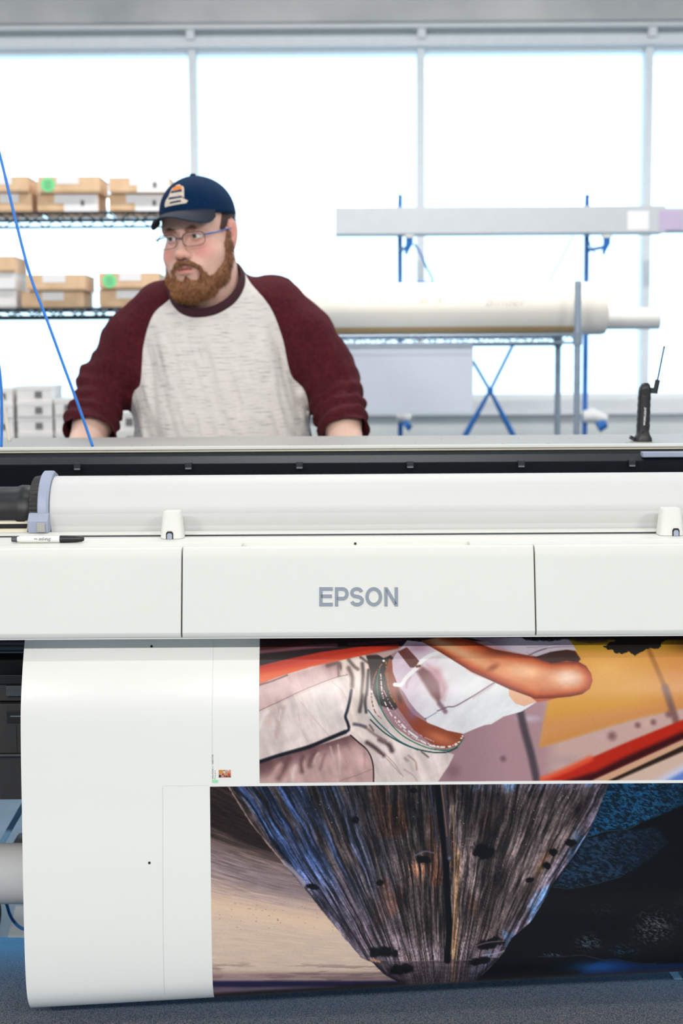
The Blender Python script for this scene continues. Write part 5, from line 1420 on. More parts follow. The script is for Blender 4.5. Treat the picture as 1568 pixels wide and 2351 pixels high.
def smax(a, b, k): return -smin(-a, -b, k)
def clip_mesh(V, Q, f):
    """cut a quad mesh along the zero line of f, keep f < 0"""
    T = np.concatenate([Q[:, [0, 1, 2]], Q[:, [0, 2, 3]]]) if Q.shape[1] == 4 else Q
    s = f < 0; k = s[T].sum(1)
    keep = T[k == 3]; cut = T[(k == 1) | (k == 2)]
    newV = list(V); cache = {}; extra = []
    def mid(i, j):
        key = (min(i, j), max(i, j))
        if key not in cache:
            t = f[i] / (f[i] - f[j]); cache[key] = len(newV); newV.append(V[i] + (V[j] - V[i]) * t)
        return cache[key]
    for a, b, c in cut.tolist():
        for _ in range(3):
            if s[a] != s[b] and s[a] != s[c]: break
            a, b, c = b, c, a
        p, q = mid(a, b), mid(a, c)
        if s[a]: extra.append((a, p, q))
        else: extra += [(p, b, c), (p, c, q)]
    T = np.concatenate([keep, np.array(extra, np.int64).reshape(-1, 3)])
    u, inv = np.unique(T, return_inverse=True)
    return np.array(newV)[u], inv.reshape(T.shape)
def thicken(V, T, d):
    """give an open cut surface a wall, so its rim is a real edge"""
    e1, e2, e3 = V[T[:, 0]], V[T[:, 1]], V[T[:, 2]]
    n = np.cross(e2 - e1, e3 - e1); N = np.zeros_like(V)
    for i in range(3): np.add.at(N, T[:, i], n)
    N /= np.linalg.norm(N, axis=1)[:, None] + 1e-12
    m = len(V)
    E = np.concatenate([T[:, [0, 1]], T[:, [1, 2]], T[:, [2, 0]]])
    key = {}
    for a, b in E.tolist(): key[(a, b)] = 1
    side = [(a, b) for a, b in E.tolist() if (b, a) not in key]
    S_ = []
    for a, b in side: S_ += [(b, a, a + m), (b, a + m, b + m)]
    return np.concatenate([V, V - N * d]), np.concatenate([T, T[:, ::-1] + m, np.array(S_, np.int64).reshape(-1, 3)])

YP = 3.72
def W(px, py, Y): return np.array(at(px, py, Y))
person = empty('person', (W(500, 900, YP)[0], YP, 0.0))
tag(person, 'bearded person in a dark cap, glasses and maroon-sleeved shirt leaning on hands behind the printer', 'person')
SKIN = M_attr('skin', rough=0.5, spec=0.35, sss=0.12, bump=0.08, bscale=350)
# ---- head frame: x to the viewer's right, -y out of the face, z up, origin between the eyes
HO = W(456, 543, 3.62); HS = 1.02
ya, pa_, ra = math.radians(-21), math.radians(6), math.radians(-4.5)
HR = Matrix.Rotation(ya, 3, 'Z') @ Matrix.Rotation(ra, 3, 'Y') @ Matrix.Rotation(pa_, 3, 'X')
HRn = np.array(HR)
def head_w(P): return (np.asarray(P, float) * HS) @ HRn.T + HO

hv = 0.0021
X, Y, Z = grid((-0.115, -0.15, -0.215), (0.115, 0.135, 0.145), hv)
aX = np.abs(X)
d = ell(X, Y, Z, (0, 0.018, 0.038), (0.080, 0.102, 0.092))
d = smin(d, ell(X, Y, Z, (0, -0.012, -0.045), (0.072, 0.076, 0.088)), 0.03)
d = smin(d, ell(aX, Y, Z, (0.040, -0.048, -0.045), (0.034, 0.034, 0.034)), 0.03)
d = smin(d, ell(X, Y, Z, (0, -0.032, -0.098), (0.056, 0.054, 0.036)), 0.03)
d = smin(d, cone(aX, Y, Z, (0.0, -0.083, 0.022), (0.046, -0.072, 0.020), 0.013, 0.012), 0.018)      # brow
d = smin(d, ell(X, Y, Z, (0, -0.052, 0.050), (0.055, 0.03, 0.035)), 0.03)                          # forehead
d = smax(d, -ell(aX, Y, Z, (0.033, -0.103, -0.001), (0.021, 0.020, 0.0145)), 0.014)                 # sockets
eyeb = np.sqrt((aX - 0.0325) ** 2 + (Y + 0.0745) ** 2 + Z ** 2)
lid = np.maximum(eyeb - 0.0152, -(np.abs(Z + 0.0008 + 9 * (aX - 0.0325) ** 2) - 0.0042 + 10 * (aX - 0.0325) ** 2))
lid = np.maximum(lid, -(eyeb - 0.0118))
d = smin(d, np.where(Y < -0.07, lid, 1.0), 0.003)
nose = smin(cone(X, Y, Z, (0, -0.088, 0.004), (0, -0.106, -0.036), 0.0075, 0.0105), ell(X, Y, Z, (0, -0.110, -0.040), (0.0125, 0.0115, 0.0105)), 0.012)
nose = smin(nose, ell(aX, Y, Z, (0.0125, -0.099, -0.0445), (0.0085, 0.0105, 0.0085)), 0.008)
d = smin(d, nose, 0.010)
d = smax(d, -ell(aX, Y, Z, (0.0068, -0.107, -0.0525), (0.0038, 0.006, 0.005)), 0.003)               # nostrils
d = smin(d, ell(X, Y, Z, (0, -0.084, -0.075), (0.034, 0.016, 0.020)), 0.014)                         # muzzle
d = smin(d, ell(X, Y, Z, (0, -0.0985, -0.0705), (0.021, 0.0075, 0.0052)), 0.005)
d = smin(d, ell(X, Y, Z, (0, -0.0985, -0.0825), (0.018, 0.0082, 0.0065)), 0.005)
d = smax(d, -cone(X, Y, Z, (-0.023, -0.1015, -0.0768), (0.023, -0.1015, -0.0768), 0.0017, 0.0017), 0.002)
# ears
ez, ey = Z + 0.0, Y - 0.014 - 0.25 * (Z)
ear = ell(aX - 0.3 * np.clip(ey, -0.03, 0.03), ey, ez, (0.082, 0, 0), (0.0085, 0.0215, 0.034))
ear = smax(ear, -ell(aX, ey, ez, (0.0945, -0.002, 0.003), (0.0075, 0.012, 0.021)), 0.004)
ear = smin(ear, ell(aX, ey, ez, (0.080, -0.004, -0.026), (0.007, 0.009, 0.010)), 0.006)
d = smin(d, ear, 0.006)
d = smin(d, cone(X, Y, Z, (0, 0.025, -0.05), (0.01, 0.05, -0.23), 0.068, 0.074), 0.035)              # neck
d = smin(d, ell(X, Y, Z, (0, -0.02, -0.125), (0.05, 0.045, 0.03)), 0.03)
Vh, Qh = surface_nets(d, (X[0, 0, 0], Y[0, 0, 0], Z[0, 0, 0]), hv)
HEAD_FIELD = (d, (X[0, 0, 0], Y[0, 0, 0], Z[0, 0, 0]), hv)
def skin_tint(P):
    C = np.tile(np.array((226, 182, 164), float), (len(P), 1))
    ax_ = np.abs(P[:, 0])
    def mixc(rgb, a):
        nonlocal C
        C = C + (np.array(rgb, float) - C) * np.clip(a, 0, 1)[:, None]
    g = lambda c, r: np.exp(-((ax_ - c[0]) / r[0]) ** 2 - ((P[:, 1] - c[1]) / r[1]) ** 2 - ((P[:, 2] - c[2]) / r[2]) ** 2)
    mixc((226, 142, 132), g((0.045, -0.07, -0.035), (0.022, 0.04, 0.02)) * 0.8)
    mixc((222, 146, 130), g((0, -0.112, -0.042), (0.015, 0.02, 0.012)) * 0.7)
    mixc((214, 130, 118), g((0.088, 0.014, 0.0), (0.014, 0.03, 0.04)) * 0.75)
    mixc((192, 112, 104), g((0, -0.1, -0.0765), (0.02, 0.013, 0.0085)) * 1.1)
    mixc((196, 148, 132), g((0.033, -0.09, 0.0), (0.022, 0.02, 0.013)) * 0.6)
    mixc((90, 58, 50), g((0.0072, -0.107, -0.052), (0.0032, 0.005, 0.004)))
    C += (fbm(P[:, 0] * 90, P[:, 1] * 90, P[:, 2] * 90, seed=4)[:, None] - 0.5) * 14
    return lin(np.clip(C, 0, 255))

# ---- body (one continuous figure: head grid is its own finer piece of the same surface, joined below the collar)
sL, sR = W(352, 726, YP), W(650, 715, YP)
eL, eR = W(245, 888, 3.70), W(760, 886, 3.70)
wL, wR = W(174, 1075, 3.50), W(812, 1075, 3.50)
ZT_BENCH = 1.0
neck0 = head_w([(0.01, 0.05, -0.20)])[0]
pelvis = W(508, 1240, YP + 0.06)
torso_rows = [  # py, centre px, half width px, half depth m, depth
    (628, 487, 58, 0.060, 3.70), (655, 489, 100, 0.080, 3.71), (690, 492, 160, 0.105, 3.72), (735, 494, 190, 0.130, 3.725), (800, 498, 192, 0.150, 3.725),
    (880, 504, 190, 0.166, 3.725), (960, 509, 198, 0.180, 3.73), (1040, 512, 205, 0.186, 3.735), (1130, 512, 202, 0.18, 3.75), (1230, 512, 186, 0.16, 3.77), (1300, 512, 168, 0.14, 3.78)]
tz = np.array([W(c, p, yy)[2] for p, c, w, dd, yy in torso_rows]); tx = np.array([W(c, p, yy)[0] for p, c, w, dd, yy in torso_rows])
tw = np.array([w * yy / FPX for p, c, w, dd, yy in torso_rows]); td = np.array([r[3] for r in torso_rows]); ty = np.array([r[4] for r in torso_rows])
def torso(X, Y, Z, inset=0.0):
    o = np.argsort(tz); zz = Z.ravel()[:1]
    zs = Z[0, 0, :]
    I = lambda a: np.interp(zs, tz[o], a[o])[None, None, :].astype(np.float32)
    cx, cy, rw, rd = I(tx), I(ty), I(tw) - inset, I(td) - inset
    q = ((np.abs(X - cx) / rw) ** 2.35 + (np.abs(Y - cy) / rd) ** 2.35) ** (1 / 2.35)
    dd = (q - 1) * np.minimum(rw, rd)
    return np.maximum(dd, np.maximum(zs.min() * 0 + Z - tz.max(), tz.min() - Z))
def hand_pts(w, side):
    """palm flat on the bench, fingers spread forward"""
    out = []
    k = w + np.array([0.004 * side, -0.075, -0.03]); k[2] = ZT_BENCH + 0.018
    base = np.array([w[0], w[1] - 0.02, ZT_BENCH + 0.026])
    out.append([(w, 0.030), (base, 0.028)])
    for i, (dx, L, r) in enumerate(((-0.030, 0.070, 0.0085), (-0.010, 0.080, 0.009), (0.011, 0.076, 0.009), (0.030, 0.060, 0.008))):
        b = k + np.array([dx, 0.0, 0.0]); m = b + np.array([dx * 0.25, -L * 0.5, 0.006]); e = b + np.array([dx * 0.4, -L, -0.007])
        out.append([(base, 0.022), (b, 0.0135), (m, r), (e, r * 0.85)])
    tdir = -side
    t0 = base + np.array([0.026 * tdir, -0.01, -0.004])
    out.append([(base, 0.02), (t0, 0.014), (t0 + np.array([0.028 * tdir, -0.032, -0.004]), 0.0105), (t0 + np.array([0.036 * tdir, -0.062, -0.006]), 0.0085)])
    return out
bv = 0.007
X, Y, Z = grid((sL[0] - 0.30, 3.36, 0.0), (sR[0] + 0.30, 3.98, W(490, 600, 3.7)[2]), bv)
d = torso(X, Y, Z, 0.014)
for s_, e_, w_, sd_ in ((sL, eL, wL, -1), (sR, eR, wR, 1)):
    d = smin(d, chain(X, Y, Z, [(s_, 0.064), (s_ + (e_ - s_) * 0.5, 0.054), (e_, 0.042)], 0.02), 0.04)
    mid = e_ + (w_ - e_) * 0.42
    d = smin(d, chain(X, Y, Z, [(e_, 0.042), (mid, 0.050), (w_, 0.033)], 0.02), 0.02)
    for fp in hand_pts(w_, sd_): d = smin(d, chain(X, Y, Z, fp, 0.006), 0.008)
    hip = np.array([pelvis[0] + sd_ * 0.10, pelvis[1], 0.88]); kn_ = np.array([pelvis[0] + sd_ * 0.13, pelvis[1] - 0.01, 0.48]); an = np.array([pelvis[0] + sd_ * 0.14, pelvis[1] + 0.03, 0.09])
    d = smin(d, chain(X, Y, Z, [(hip, 0.10), (kn_, 0.062), (kn_ + (an - kn_) * 0.3, 0.058), (an, 0.04)], 0.03), 0.04)
    d = smin(d, cone(X, Y, Z, an + np.array([0, 0.02, -0.05]), an + np.array([0.02 * sd_, -0.16, -0.06]), 0.038, 0.03), 0.03)
d = smin(d, cone(X, Y, Z, neck0 - np.array([0, 0, 0.08]), neck0, 0.085, 0.074), 0.05)
Vb, Qb = surface_nets(d, (X[0, 0, 0], Y[0, 0, 0], Z[0, 0, 0]), bv)
Ch, Cb = skin_tint(Vh), lin(np.clip(np.array((232, 194, 176), float) + (fbm(Vb[:, 0] * 60, Vb[:, 1] * 60, Vb[:, 2] * 60, seed=6)[:, None] - 0.5) * 14, 0, 255))
mesh_obj('body', np.concatenate([head_w(Vh), Vb]), np.concatenate([Qh, Qb + len(Vh)]), SKIN, person, smooth='all', tint=np.concatenate([Ch, Cb]))

# ---- eyes
EYE_W = M('eye_white', (232, 226, 224), 0.15, var=0.03); IRIS = M('iris_grey_green', (92, 108, 104), 0.12, var=0.3, vscale=900); PUPIL = M('pupil', (8, 8, 10), 0.08)
for sx in (-1, 1):
    c = np.array((0.0325 * sx, -0.0745, 0.0))
    def sphere_cap(r, a1, gaze, n=18, m=8):
        V = []; F = []
        for i in range(m + 1):
            a = a1 * i / m
            for j in range(n):
                t = 2 * math.pi * j / n
                V.append((r * math.sin(a) * math.cos(t), -r * math.cos(a), r * math.sin(a) * math.sin(t)))
        for i in range(m):
            for j in range(n): F.append((i * n + j, i * n + (j + 1) % n, (i + 1) * n + (j + 1) % n, (i + 1) * n + j))
        V = np.array(V) @ np.array(Matrix.Rotation(gaze, 3, 'Z')).T
        return head_w(V + c), F
    gz = math.radians(-6)
    V_, F_ = sphere_cap(0.0135, math.pi, gz, 24, 16); ey_ = mesh_obj('eye', V_, F_, EYE_W, person, smooth='all')
    V_, F_ = sphere_cap(0.01365, 0.47, gz); mesh_obj('iris', V_, F_, IRIS, ey_, smooth='all')
    V_, F_ = sphere_cap(0.0138, 0.20, gz); mesh_obj('pupil', V_, F_, PUPIL, ey_, smooth='all')

# ---- beard, hair, brows: soft base shapes with real strands on them
def strands(base_V, base_Q, n, length, width, drop, tint_fn, seed, jitter=0.5, keep=None):
    r = np.random.default_rng(seed)
    T = np.concatenate([base_Q[:, [0, 1, 2]], base_Q[:, [0, 2, 3]]])
    a, b, c = base_V[T[:, 0]], base_V[T[:, 1]], base_V[T[:, 2]]
    nn = np.cross(b - a, c - a); ar = np.linalg.norm(nn, axis=1)
    if keep is not None: ar = ar * keep((a + b + c) / 3)
    k = r.choice(len(T), n, p=ar / ar.sum())
    u = r.random((n, 2)); f = u.sum(1) > 1; u[f] = 1 - u[f]
    P = a[k] + (b[k] - a[k]) * u[:, :1] + (c[k] - a[k]) * u[:, 1:]
    N = nn[k] / (np.linalg.norm(nn[k], axis=1)[:, None] + 1e-12)
    D = N * 0.55 + np.array(drop) + r.normal(0, jitter, (n, 3)) * 0.35
    D /= np.linalg.norm(D, axis=1)[:, None]
    L = length * r.uniform(0.5, 1.2, n)[:, None]
    S_ = np.cross(D, r.normal(0, 1, (n, 3))); S_ /= np.linalg.norm(S_, axis=1)[:, None] + 1e-12
    S2 = np.cross(D, S_)
    cur = np.array(drop) * 0.35
    P0 = P - N * 0.002; P1 = P + D * L * 0.55; P2 = P + (D + cur) * L
    V = []
    for Q_, wk in ((P0, 1.0), (P1, 0.8)):
        for kx in range(3):
            t = 2 * math.pi * kx / 3
            V.append(Q_ + (S_ * math.cos(t) + S2 * math.sin(t)) * width * wk)
    V.append(P2)
    V = np.stack(V, 1)
    i = np.arange(n)[:, None] * 7
    tris = np.array([(0, 1, 4), (0, 4, 3), (1, 2, 5), (1, 5, 4), (2, 0, 3), (2, 3, 5), (3, 4, 6), (4, 5, 6), (5, 3, 6)])
    F = (i[:, :, None] + tris[None]).reshape(-1, 3)
    C = tint_fn(P, r); C = np.repeat(C[:, None], 7, 1).reshape(-1, 3)
    return V.reshape(-1, 3), F, C
HAIR_M = M_attr('hair_fibre', rough=0.6, spec=0.3)
bh = 0.003
X, Y, Z = grid((-0.10, -0.125, -0.19), (0.10, 0.04, 0.02), bh); aX = np.abs(X)
jaw = chain(aX, Y, Z, [((0.079, 0.000, 0.004), 0.006), ((0.077, -0.008, -0.03), 0.011), ((0.073, -0.014, -0.062), 0.014), ((0.061, -0.034, -0.096), 0.020), ((0.032, -0.062, -0.117), 0.023), ((0.0, -0.074, -0.120), 0.025)], 0.012)
jaw = smin(jaw, ell(X, Y, Z, (0, -0.064, -0.130), (0.042, 0.032, 0.022)), 0.02)
mou = chain(aX, Y, Z, [((0.0, -0.1045, -0.0600), 0.0046), ((0.017, -0.1010, -0.0630), 0.0060), ((0.032, -0.0875, -0.076), 0.0066), ((0.038, -0.0785, -0.094), 0.0085), ((0.036, -0.072, -0.112), 0.013)], 0.006)
sou = chain(X, Y, Z, [((0, -0.0965, -0.0935), 0.0036), ((0, -0.090, -0.103), 0.005), ((0, -0.086, -0.114), 0.010)], 0.006)
d = smin(smin(jaw, mou, 0.008), sou, 0.006)
d = d + (fbm(X * 130, Y * 130, Z * 90, seed=21) - 0.5) * 0.007
Vd, Qd = surface_nets(d, (X[0, 0, 0], Y[0, 0, 0], Z[0, 0, 0]), bh)
def beard_tint(P, r=None):
    t = np.clip((P[:, 2] + 0.16) / 0.12, 0, 1)[:, None]
    side = np.clip((-P[:, 0] + 0.0) / 0.05, 0, 1)[:, None]
    C = np.array((158, 108, 70.)) * (1 - t) + np.array((138, 96, 70.)) * t
    C = C + side * np.array((26, 20, 10.))
    if r is not None: C = C * r.uniform(0.6, 1.35, (len(P), 1))
    else: C = C * (0.75 + 0.4 * fbm(P[:, 0] * 300, P[:, 1] * 300, P[:, 2] * 120, seed=22)[:, None])
    return lin(np.clip(C, 0, 255))
sv, sf, sc_ = strands(Vd, Qd, 9000, 0.009, 0.00042, (0, -0.12, -0.75), beard_tint, 5)
mesh_obj('beard', head_w(np.concatenate([Vd, sv])), np.concatenate([np.concatenate([Qd[:, [0, 1, 2]], Qd[:, [0, 2, 3]]]), sf + len(Vd)]), HAIR_M, person, smooth='all', tint=np.concatenate([beard_tint(Vd), sc_]))
# hair under the cap, at the temples and the back
X, Y, Z = grid((-0.10, -0.06, -0.07), (0.10, 0.14, 0.10), bh); aX = np.abs(X)
d = ell(X, Y, Z, (0, 0.018, 0.036), (0.0835, 0.106, 0.094))
d = np.maximum(d, -(Y + 0.020 + 0.35 * np.clip(0.03 - Z, -0.1, 0.1)))
lowline = np.where(Y < 0.03, 0.012 - 0.5 * np.clip(0.0 - Y, -0.02, 0.02), -0.045 + 0 * Y)
d = np.maximum(d, lowline - Z)
d = smax(d, -ell(aX, Y, Z, (0.09, 0.016, 0.0), (0.02, 0.022, 0.034)), 0.004)
d = np.maximum(d, Z - 0.085) + (fbm(X * 160, Y * 160, Z * 160, seed=24) - 0.5) * 0.004
Vr, Qr = surface_nets(d, (X[0, 0, 0], Y[0, 0, 0], Z[0, 0, 0]), bh)
def hair_tint(P, r=None):
    C = np.tile(np.array((74, 50, 44.)), (len(P), 1))
    if r is not None: C = C * r.uniform(0.6, 1.4, (len(P), 1))
    return lin(np.clip(C, 0, 255))
sv, sf, sc_ = strands(Vr, Qr, 3000, 0.008, 0.0004, (0, 0.3, -0.6), hair_tint, 6)
mesh_obj('hair', head_w(np.concatenate([Vr, sv])), np.concatenate([np.concatenate([Qr[:, [0, 1, 2]], Qr[:, [0, 2, 3]]]), sf + len(Vr)]), HAIR_M, person, smooth='all', tint=np.concatenate([hair_tint(Vr), sc_]))
# brows
for sx in (-1, 1):
    X, Y, Z = grid((-0.07, -0.115, -0.0), (0.07, -0.06, 0.045), 0.002)
    d = chain(X, Y, Z, [((0.014 * sx, -0.0955, 0.0155), 0.0030), ((0.030 * sx, -0.0915, 0.0195), 0.0033), ((0.050 * sx, -0.0775, 0.0165), 0.0022)], 0.004)
    Ve, Qe = surface_nets(d, (X[0, 0, 0], Y[0, 0, 0], Z[0, 0, 0]), 0.002)
    bt = lambda P, r=None: lin(np.clip(np.tile(np.array((166, 122, 102.)), (len(P), 1)) * (r.uniform(0.7, 1.3, (len(P), 1)) if r is not None else 1), 0, 255))
    sv, sf, sc_ = strands(Ve, Qe, 260, 0.006, 0.00035, (0.7 * sx, 0.2, 0.1), bt, 9 + sx)
    mesh_obj('eyebrow', head_w(np.concatenate([Ve, sv])), np.concatenate([np.concatenate([Qe[:, [0, 1, 2]], Qe[:, [0, 2, 3]]]), sf + len(Ve)]), HAIR_M, person, smooth='all', tint=np.concatenate([bt(Ve), sc_]))

# ---- cap
CAP_M = M('navy_cap_cloth', (6, 44, 80), 0.9, var=0.25, vscale=300, bump=0.3, bscale=900, rgb2=(3, 32, 62), spec=0.15)
BRIM_M = M('dark_brim_cloth', (28, 36, 54), 0.9, var=0.2, vscale=300, bump=0.3, bscale=900)
PATCH_W = M('patch_cream', (222, 206, 190), 0.8, var=0.05, vscale=300); PATCH_N = M('patch_navy', (28, 52, 84), 0.8); PATCH_O = M('patch_orange', (226, 134, 60), 0.8)
cc, cr = np.array((0, 0.012, 0.055)), np.array((0.0895, 0.112, 0.092))
def cap_pt(az, el, k=1.0):
    """az 0 = front, el 0 = rim"""
    ce = math.cos(el)
    sx_ = math.copysign(abs(math.sin(az)), math.sin(az))
    p = cc + cr * k * np.array((math.sin(az) * ce, -math.cos(az) * ce, math.sin(el) ** 0.92 if el > 0 else el))
    front = max(0, math.cos(az))
    p[2] += -0.008 * (1 - front) * (1 - el / 1.5708) * 1.0                        # rim a little lower at the back
    return p
V = []; F = []; NA, NE = 72, 22
for k in (1.0, 0.975):
    for e in range(NE + 1):
        el = -0.02 + (1.5708 + 0.02) * e / NE
        for a in range(NA): 
            seam = 0.0012 * math.exp(-((((a / NA * 6) + 0.5) % 1 - 0.5) / 0.035) ** 2) * math.cos(max(el, 0))
            V.append(cap_pt(2 * math.pi * a / NA, el, k - seam / 0.09 if k == 1.0 else k))
for sh in range(2):
    o_ = sh * (NE + 1) * NA
    for e in range(NE):
        for a in range(NA):
            q = (o_ + e * NA + a, o_ + e * NA + (a + 1) % NA, o_ + (e + 1) * NA + (a + 1) % NA, o_ + (e + 1) * NA + a)
            F.append(q if sh == 0 else q[::-1])
o2 = (NE + 1) * NA
for a in range(NA): F.append(((a + 1) % NA, a, o2 + a, o2 + (a + 1) % NA))
cap = mesh_obj('cap', head_w(np.array(V)), F, CAP_M, person, smooth='all')
tb = cap_pt(0, 1.5708)
X, Y, Z = grid(tb - 0.016, tb + 0.016, 0.0015)
Vt, Qt = surface_nets(ell(X, Y, Z, tb + np.array((0, 0, 0.001)), (0.008, 0.008, 0.0045)), (X[0, 0, 0], Y[0, 0, 0], Z[0, 0, 0]), 0.0015)
mesh_obj('button', head_w(Vt), Qt, CAP_M, cap, smooth='all')
# curved brim
V = []; NB, NR = 40, 14
for th in (0.0, -0.0035):
    for r in range(NR + 1):
        f = r / NR
        for i in range(NB + 1):
            t = -1 + 2 * i / NB
            az = t * 1.02
            p0 = cap_pt(az, 0.02, 0.99)
            fw = 0.076 * max(0.0, math.cos(t * 1.5707)) ** 0.6
            x = p0[0] * (1 + 0.14 * f * fw / 0.076); y = p0[1] - fw * f
            z = p0[2] + 0.006 - 0.010 * f - (0.054 * f * fw / 0.076 + 0.002) * t * t - 0.004 * f * f + th
            V.append((x, y, z))
F = []; row = NB + 1; lay = (NR + 1) * row
for r in range(NR):
    for i in range(NB):
        q = (r * row + i, r * row + i + 1, (r + 1) * row + i + 1, (r + 1) * row + i)
        F.append(q[::-1]); F.append(tuple(j + lay for j in q))
for i in range(NB): F.append((NR * row + i, NR * row + i + 1, lay + NR * row + i + 1, lay + NR * row + i))
for r in range(NR):
    F.append((r * row, (r + 1) * row, lay + (r + 1) * row, lay + r * row)); F.append((r * row + NB, lay + r * row + NB, lay + (r + 1) * row + NB, (r + 1) * row + NB))
mesh_obj('brim', head_w(np.array(V)), F, BRIM_M, cap, smooth=True, fix=True)
# embroidered patch on the front of the cap: arched emblem with an orange sun and banner bars
def cap_patch(name, poly, lift, mat):
    poly = [(p[0] + (q[0] - p[0]) * k / 4, p[1] + (q[1] - p[1]) * k / 4) for p, q in zip(poly, poly[1:] + poly[:1]) for k in range(4)]
    P = []
    for a, e in poly: P.append(cap_pt(a, e, 1.0 + lift))
    n = len(P); c = np.mean(P, 0)
    m_ = np.mean(poly, 0); c = cap_pt(m_[0], m_[1], 1.0 + lift)
    V = []; F = []
    K = 6
    for k in range(K + 1):
        for a, e in poly:
            V.append(cap_pt(m_[0] + (a - m_[0]) * k / K, m_[1] + (e - m_[1]) * k / K, 1.0 + lift))
    for k in range(K):
        for i in range(n): F.append((k * n + i, k * n + (i + 1) % n, (k + 1) * n + (i + 1) % n, (k + 1) * n + i))
    return mesh_obj(name, head_w(np.array(V)), F, mat, cap, smooth='all')
A0, E0 = -0.06, 0.20
def pp(*pts): return [(A0 + x * 0.0165, E0 + y * 0.0118) for x, y in pts]
cap_patch('patch', pp((-21, 0), (21, 2), (24, 7), (18, 12), (17, 36), (14, 45), (8, 48), (4, 53), (-4, 53), (-9, 47), (-14, 44), (-15, 24), (-21, 14), (-22, 6)), 0.012, PATCH_W)
cap_patch('patch_sun', pp((-12, 34), (-6, 36), (0, 35), (6, 37), (13, 34), (12, 42), (7, 48), (-3, 50), (-9, 46)), 0.017, PATCH_O)
cap_patch('patch_ridge', pp((-12, 30), (13, 30), (13, 34), (8, 37), (4, 33), (0, 36), (-5, 33), (-9, 36), (-12, 34)), 0.020, PATCH_N)
cap_patch('patch_banner', pp((-13, 15), (14, 15), (14, 19), (-13, 20)), 0.017, PATCH_N)
cap_patch('patch_banner', pp((-10, 5), (13, 6), (12, 10), (-8, 9)), 0.017, PATCH_N)

# ---- glasses
RIM = M('dark_wire_rim', (70, 62, 78), 0.35, metal=0.6); TEMPLE = M('blue_temple', (36, 96, 170), 0.35, var=0.1)
gl_o = None
for sx in (-1, 1):
    pts = []
    for i in range(40):
        t = 2 * math.pi * i / 40
        c, s = math.cos(t), math.sin(t)
        ux = math.copysign(abs(c) ** 0.62, c) * 0.0275; uz = math.copysign(abs(s) ** 0.72, s) * 0.0165
        x = (0.0355 + ux) * sx
        pts.append((x, -0.1065 + 2.6 * x * x, -0.0075 + uz + 0.02 * abs(ux) * (1 if uz > 0 else 0)))
    g = G(); g.tube([head_w([p])[0] for p in pts], [0.0013 if p[2] > -0.006 else 0.0008 for p in pts], 8, closed=True)
    if gl_o is None:
        gl_o = g.obj('glasses', RIM, person, smooth='all')
        g2 = G().tube([head_w([p])[0] for p in ((-0.009, -0.1063, -0.004), (-0.004, -0.1085, -0.0015), (0.004, -0.1085, -0.0015), (0.009, -0.1063, -0.004))], 0.0013, 8)
        g2.obj('bridge', RIM, gl_o, smooth='all')
    else: g.obj('rim', RIM, gl_o, smooth='all')
    m_ = np.mean(pts, 0)
    Vg = head_w(np.array(pts + [tuple(m_)]))
    mesh_obj('lens', Vg, [(i, (i + 1) % 40, 40) for i in range(40)], GLASS, gl_o, smooth='all')
    tp = [(0.0625 * sx, -0.0962, 0.000), (0.071 * sx, -0.088, 0.001), (0.0785 * sx, -0.055, 0.004), (0.0845 * sx, -0.010, 0.009), (0.0862 * sx, 0.008, 0.010)]
    G().tube([head_w([p])[0] for p in tp], [0.0018, 0.0024, 0.0020, 0.0018, 0.0016], 8).obj('temple', TEMPLE, gl_o, smooth='all')

# ---- shirt: one soft volume, cut along the raglan seams, collar and cuffs
sh_v = 0.0052
X, Y, Z = grid((sL[0] - 0.27, 3.40, W(500, 1190, 3.7)[2]), (sR[0] + 0.27, 3.96, W(490, 575, 3.7)[2]), sh_v)
d = torso(X, Y, Z)
def wrinkle(p, q, amp, freq, seed):
    """folds that run round a limb, gathered towards its lower end"""
    ax_ = (q - p); L = np.linalg.norm(ax_); ax_ = ax_ / L
    t = ((X - p[0]) * ax_[0] + (Y - p[1]) * ax_[1] + (Z - p[2]) * ax_[2])
    ph = t * freq + 2.6 * fbm(X * 9, Y * 9, Z * 9, seed=seed)  * 3.0
    return amp * np.sin(ph)
for s_, e_, w_, sd_ in ((sL, eL, wL, -1), (sR, eR, wR, 1)):
    arm = chain(X, Y, Z, [(s_ + np.array([-0.03 * sd_, 0, 0.004]), 0.090), (s_ + (e_ - s_) * 0.35, 0.083), (s_ + (e_ - s_) * 0.75, 0.074), (e_, 0.069)], 0.03)
    fore = chain(X, Y, Z, [(e_, 0.067), (e_ + (w_ - e_) * 0.8, 0.067)], 0.02)
    fo = np.clip(((e_[2] + 0.10) - Z) / 0.14, 0, 1)
    arm = smin(arm, fore, 0.03) + wrinkle(s_, w_, 0.0052, 150.0, 31 + sd_) * fo + (fbm(X * 15, Y * 15, Z * 9, seed=33) - 0.5) * 0.012 * (1 - fo * 0.5)
    d = smin(d, arm, 0.035)
# long soft drapes down the front and shallow wrinkles
dr = fbm((X * 0.94 + (Z) * 0.25) * 26, Y * 10, Z * 4.5, seed=35) - 0.5
d = d + dr * 0.034 * np.clip((W(500, 690, 3.6)[2] - Z) / 0.1, 0, 1) + (fbm(X * 40, Y * 40, Z * 25, seed=36) - 0.5) * 0.004
nb = np.array(neck0)
d = smin(d, cone(X, Y, Z, nb + np.array([-0.005, 0.01, -0.05]), nb + np.array([-0.012, -0.005, 0.06]), 0.090, 0.080), 0.05)
Vs, Qs = surface_nets(d, (X[0, 0, 0], Y[0, 0, 0], Z[0, 0, 0]), sh_v)
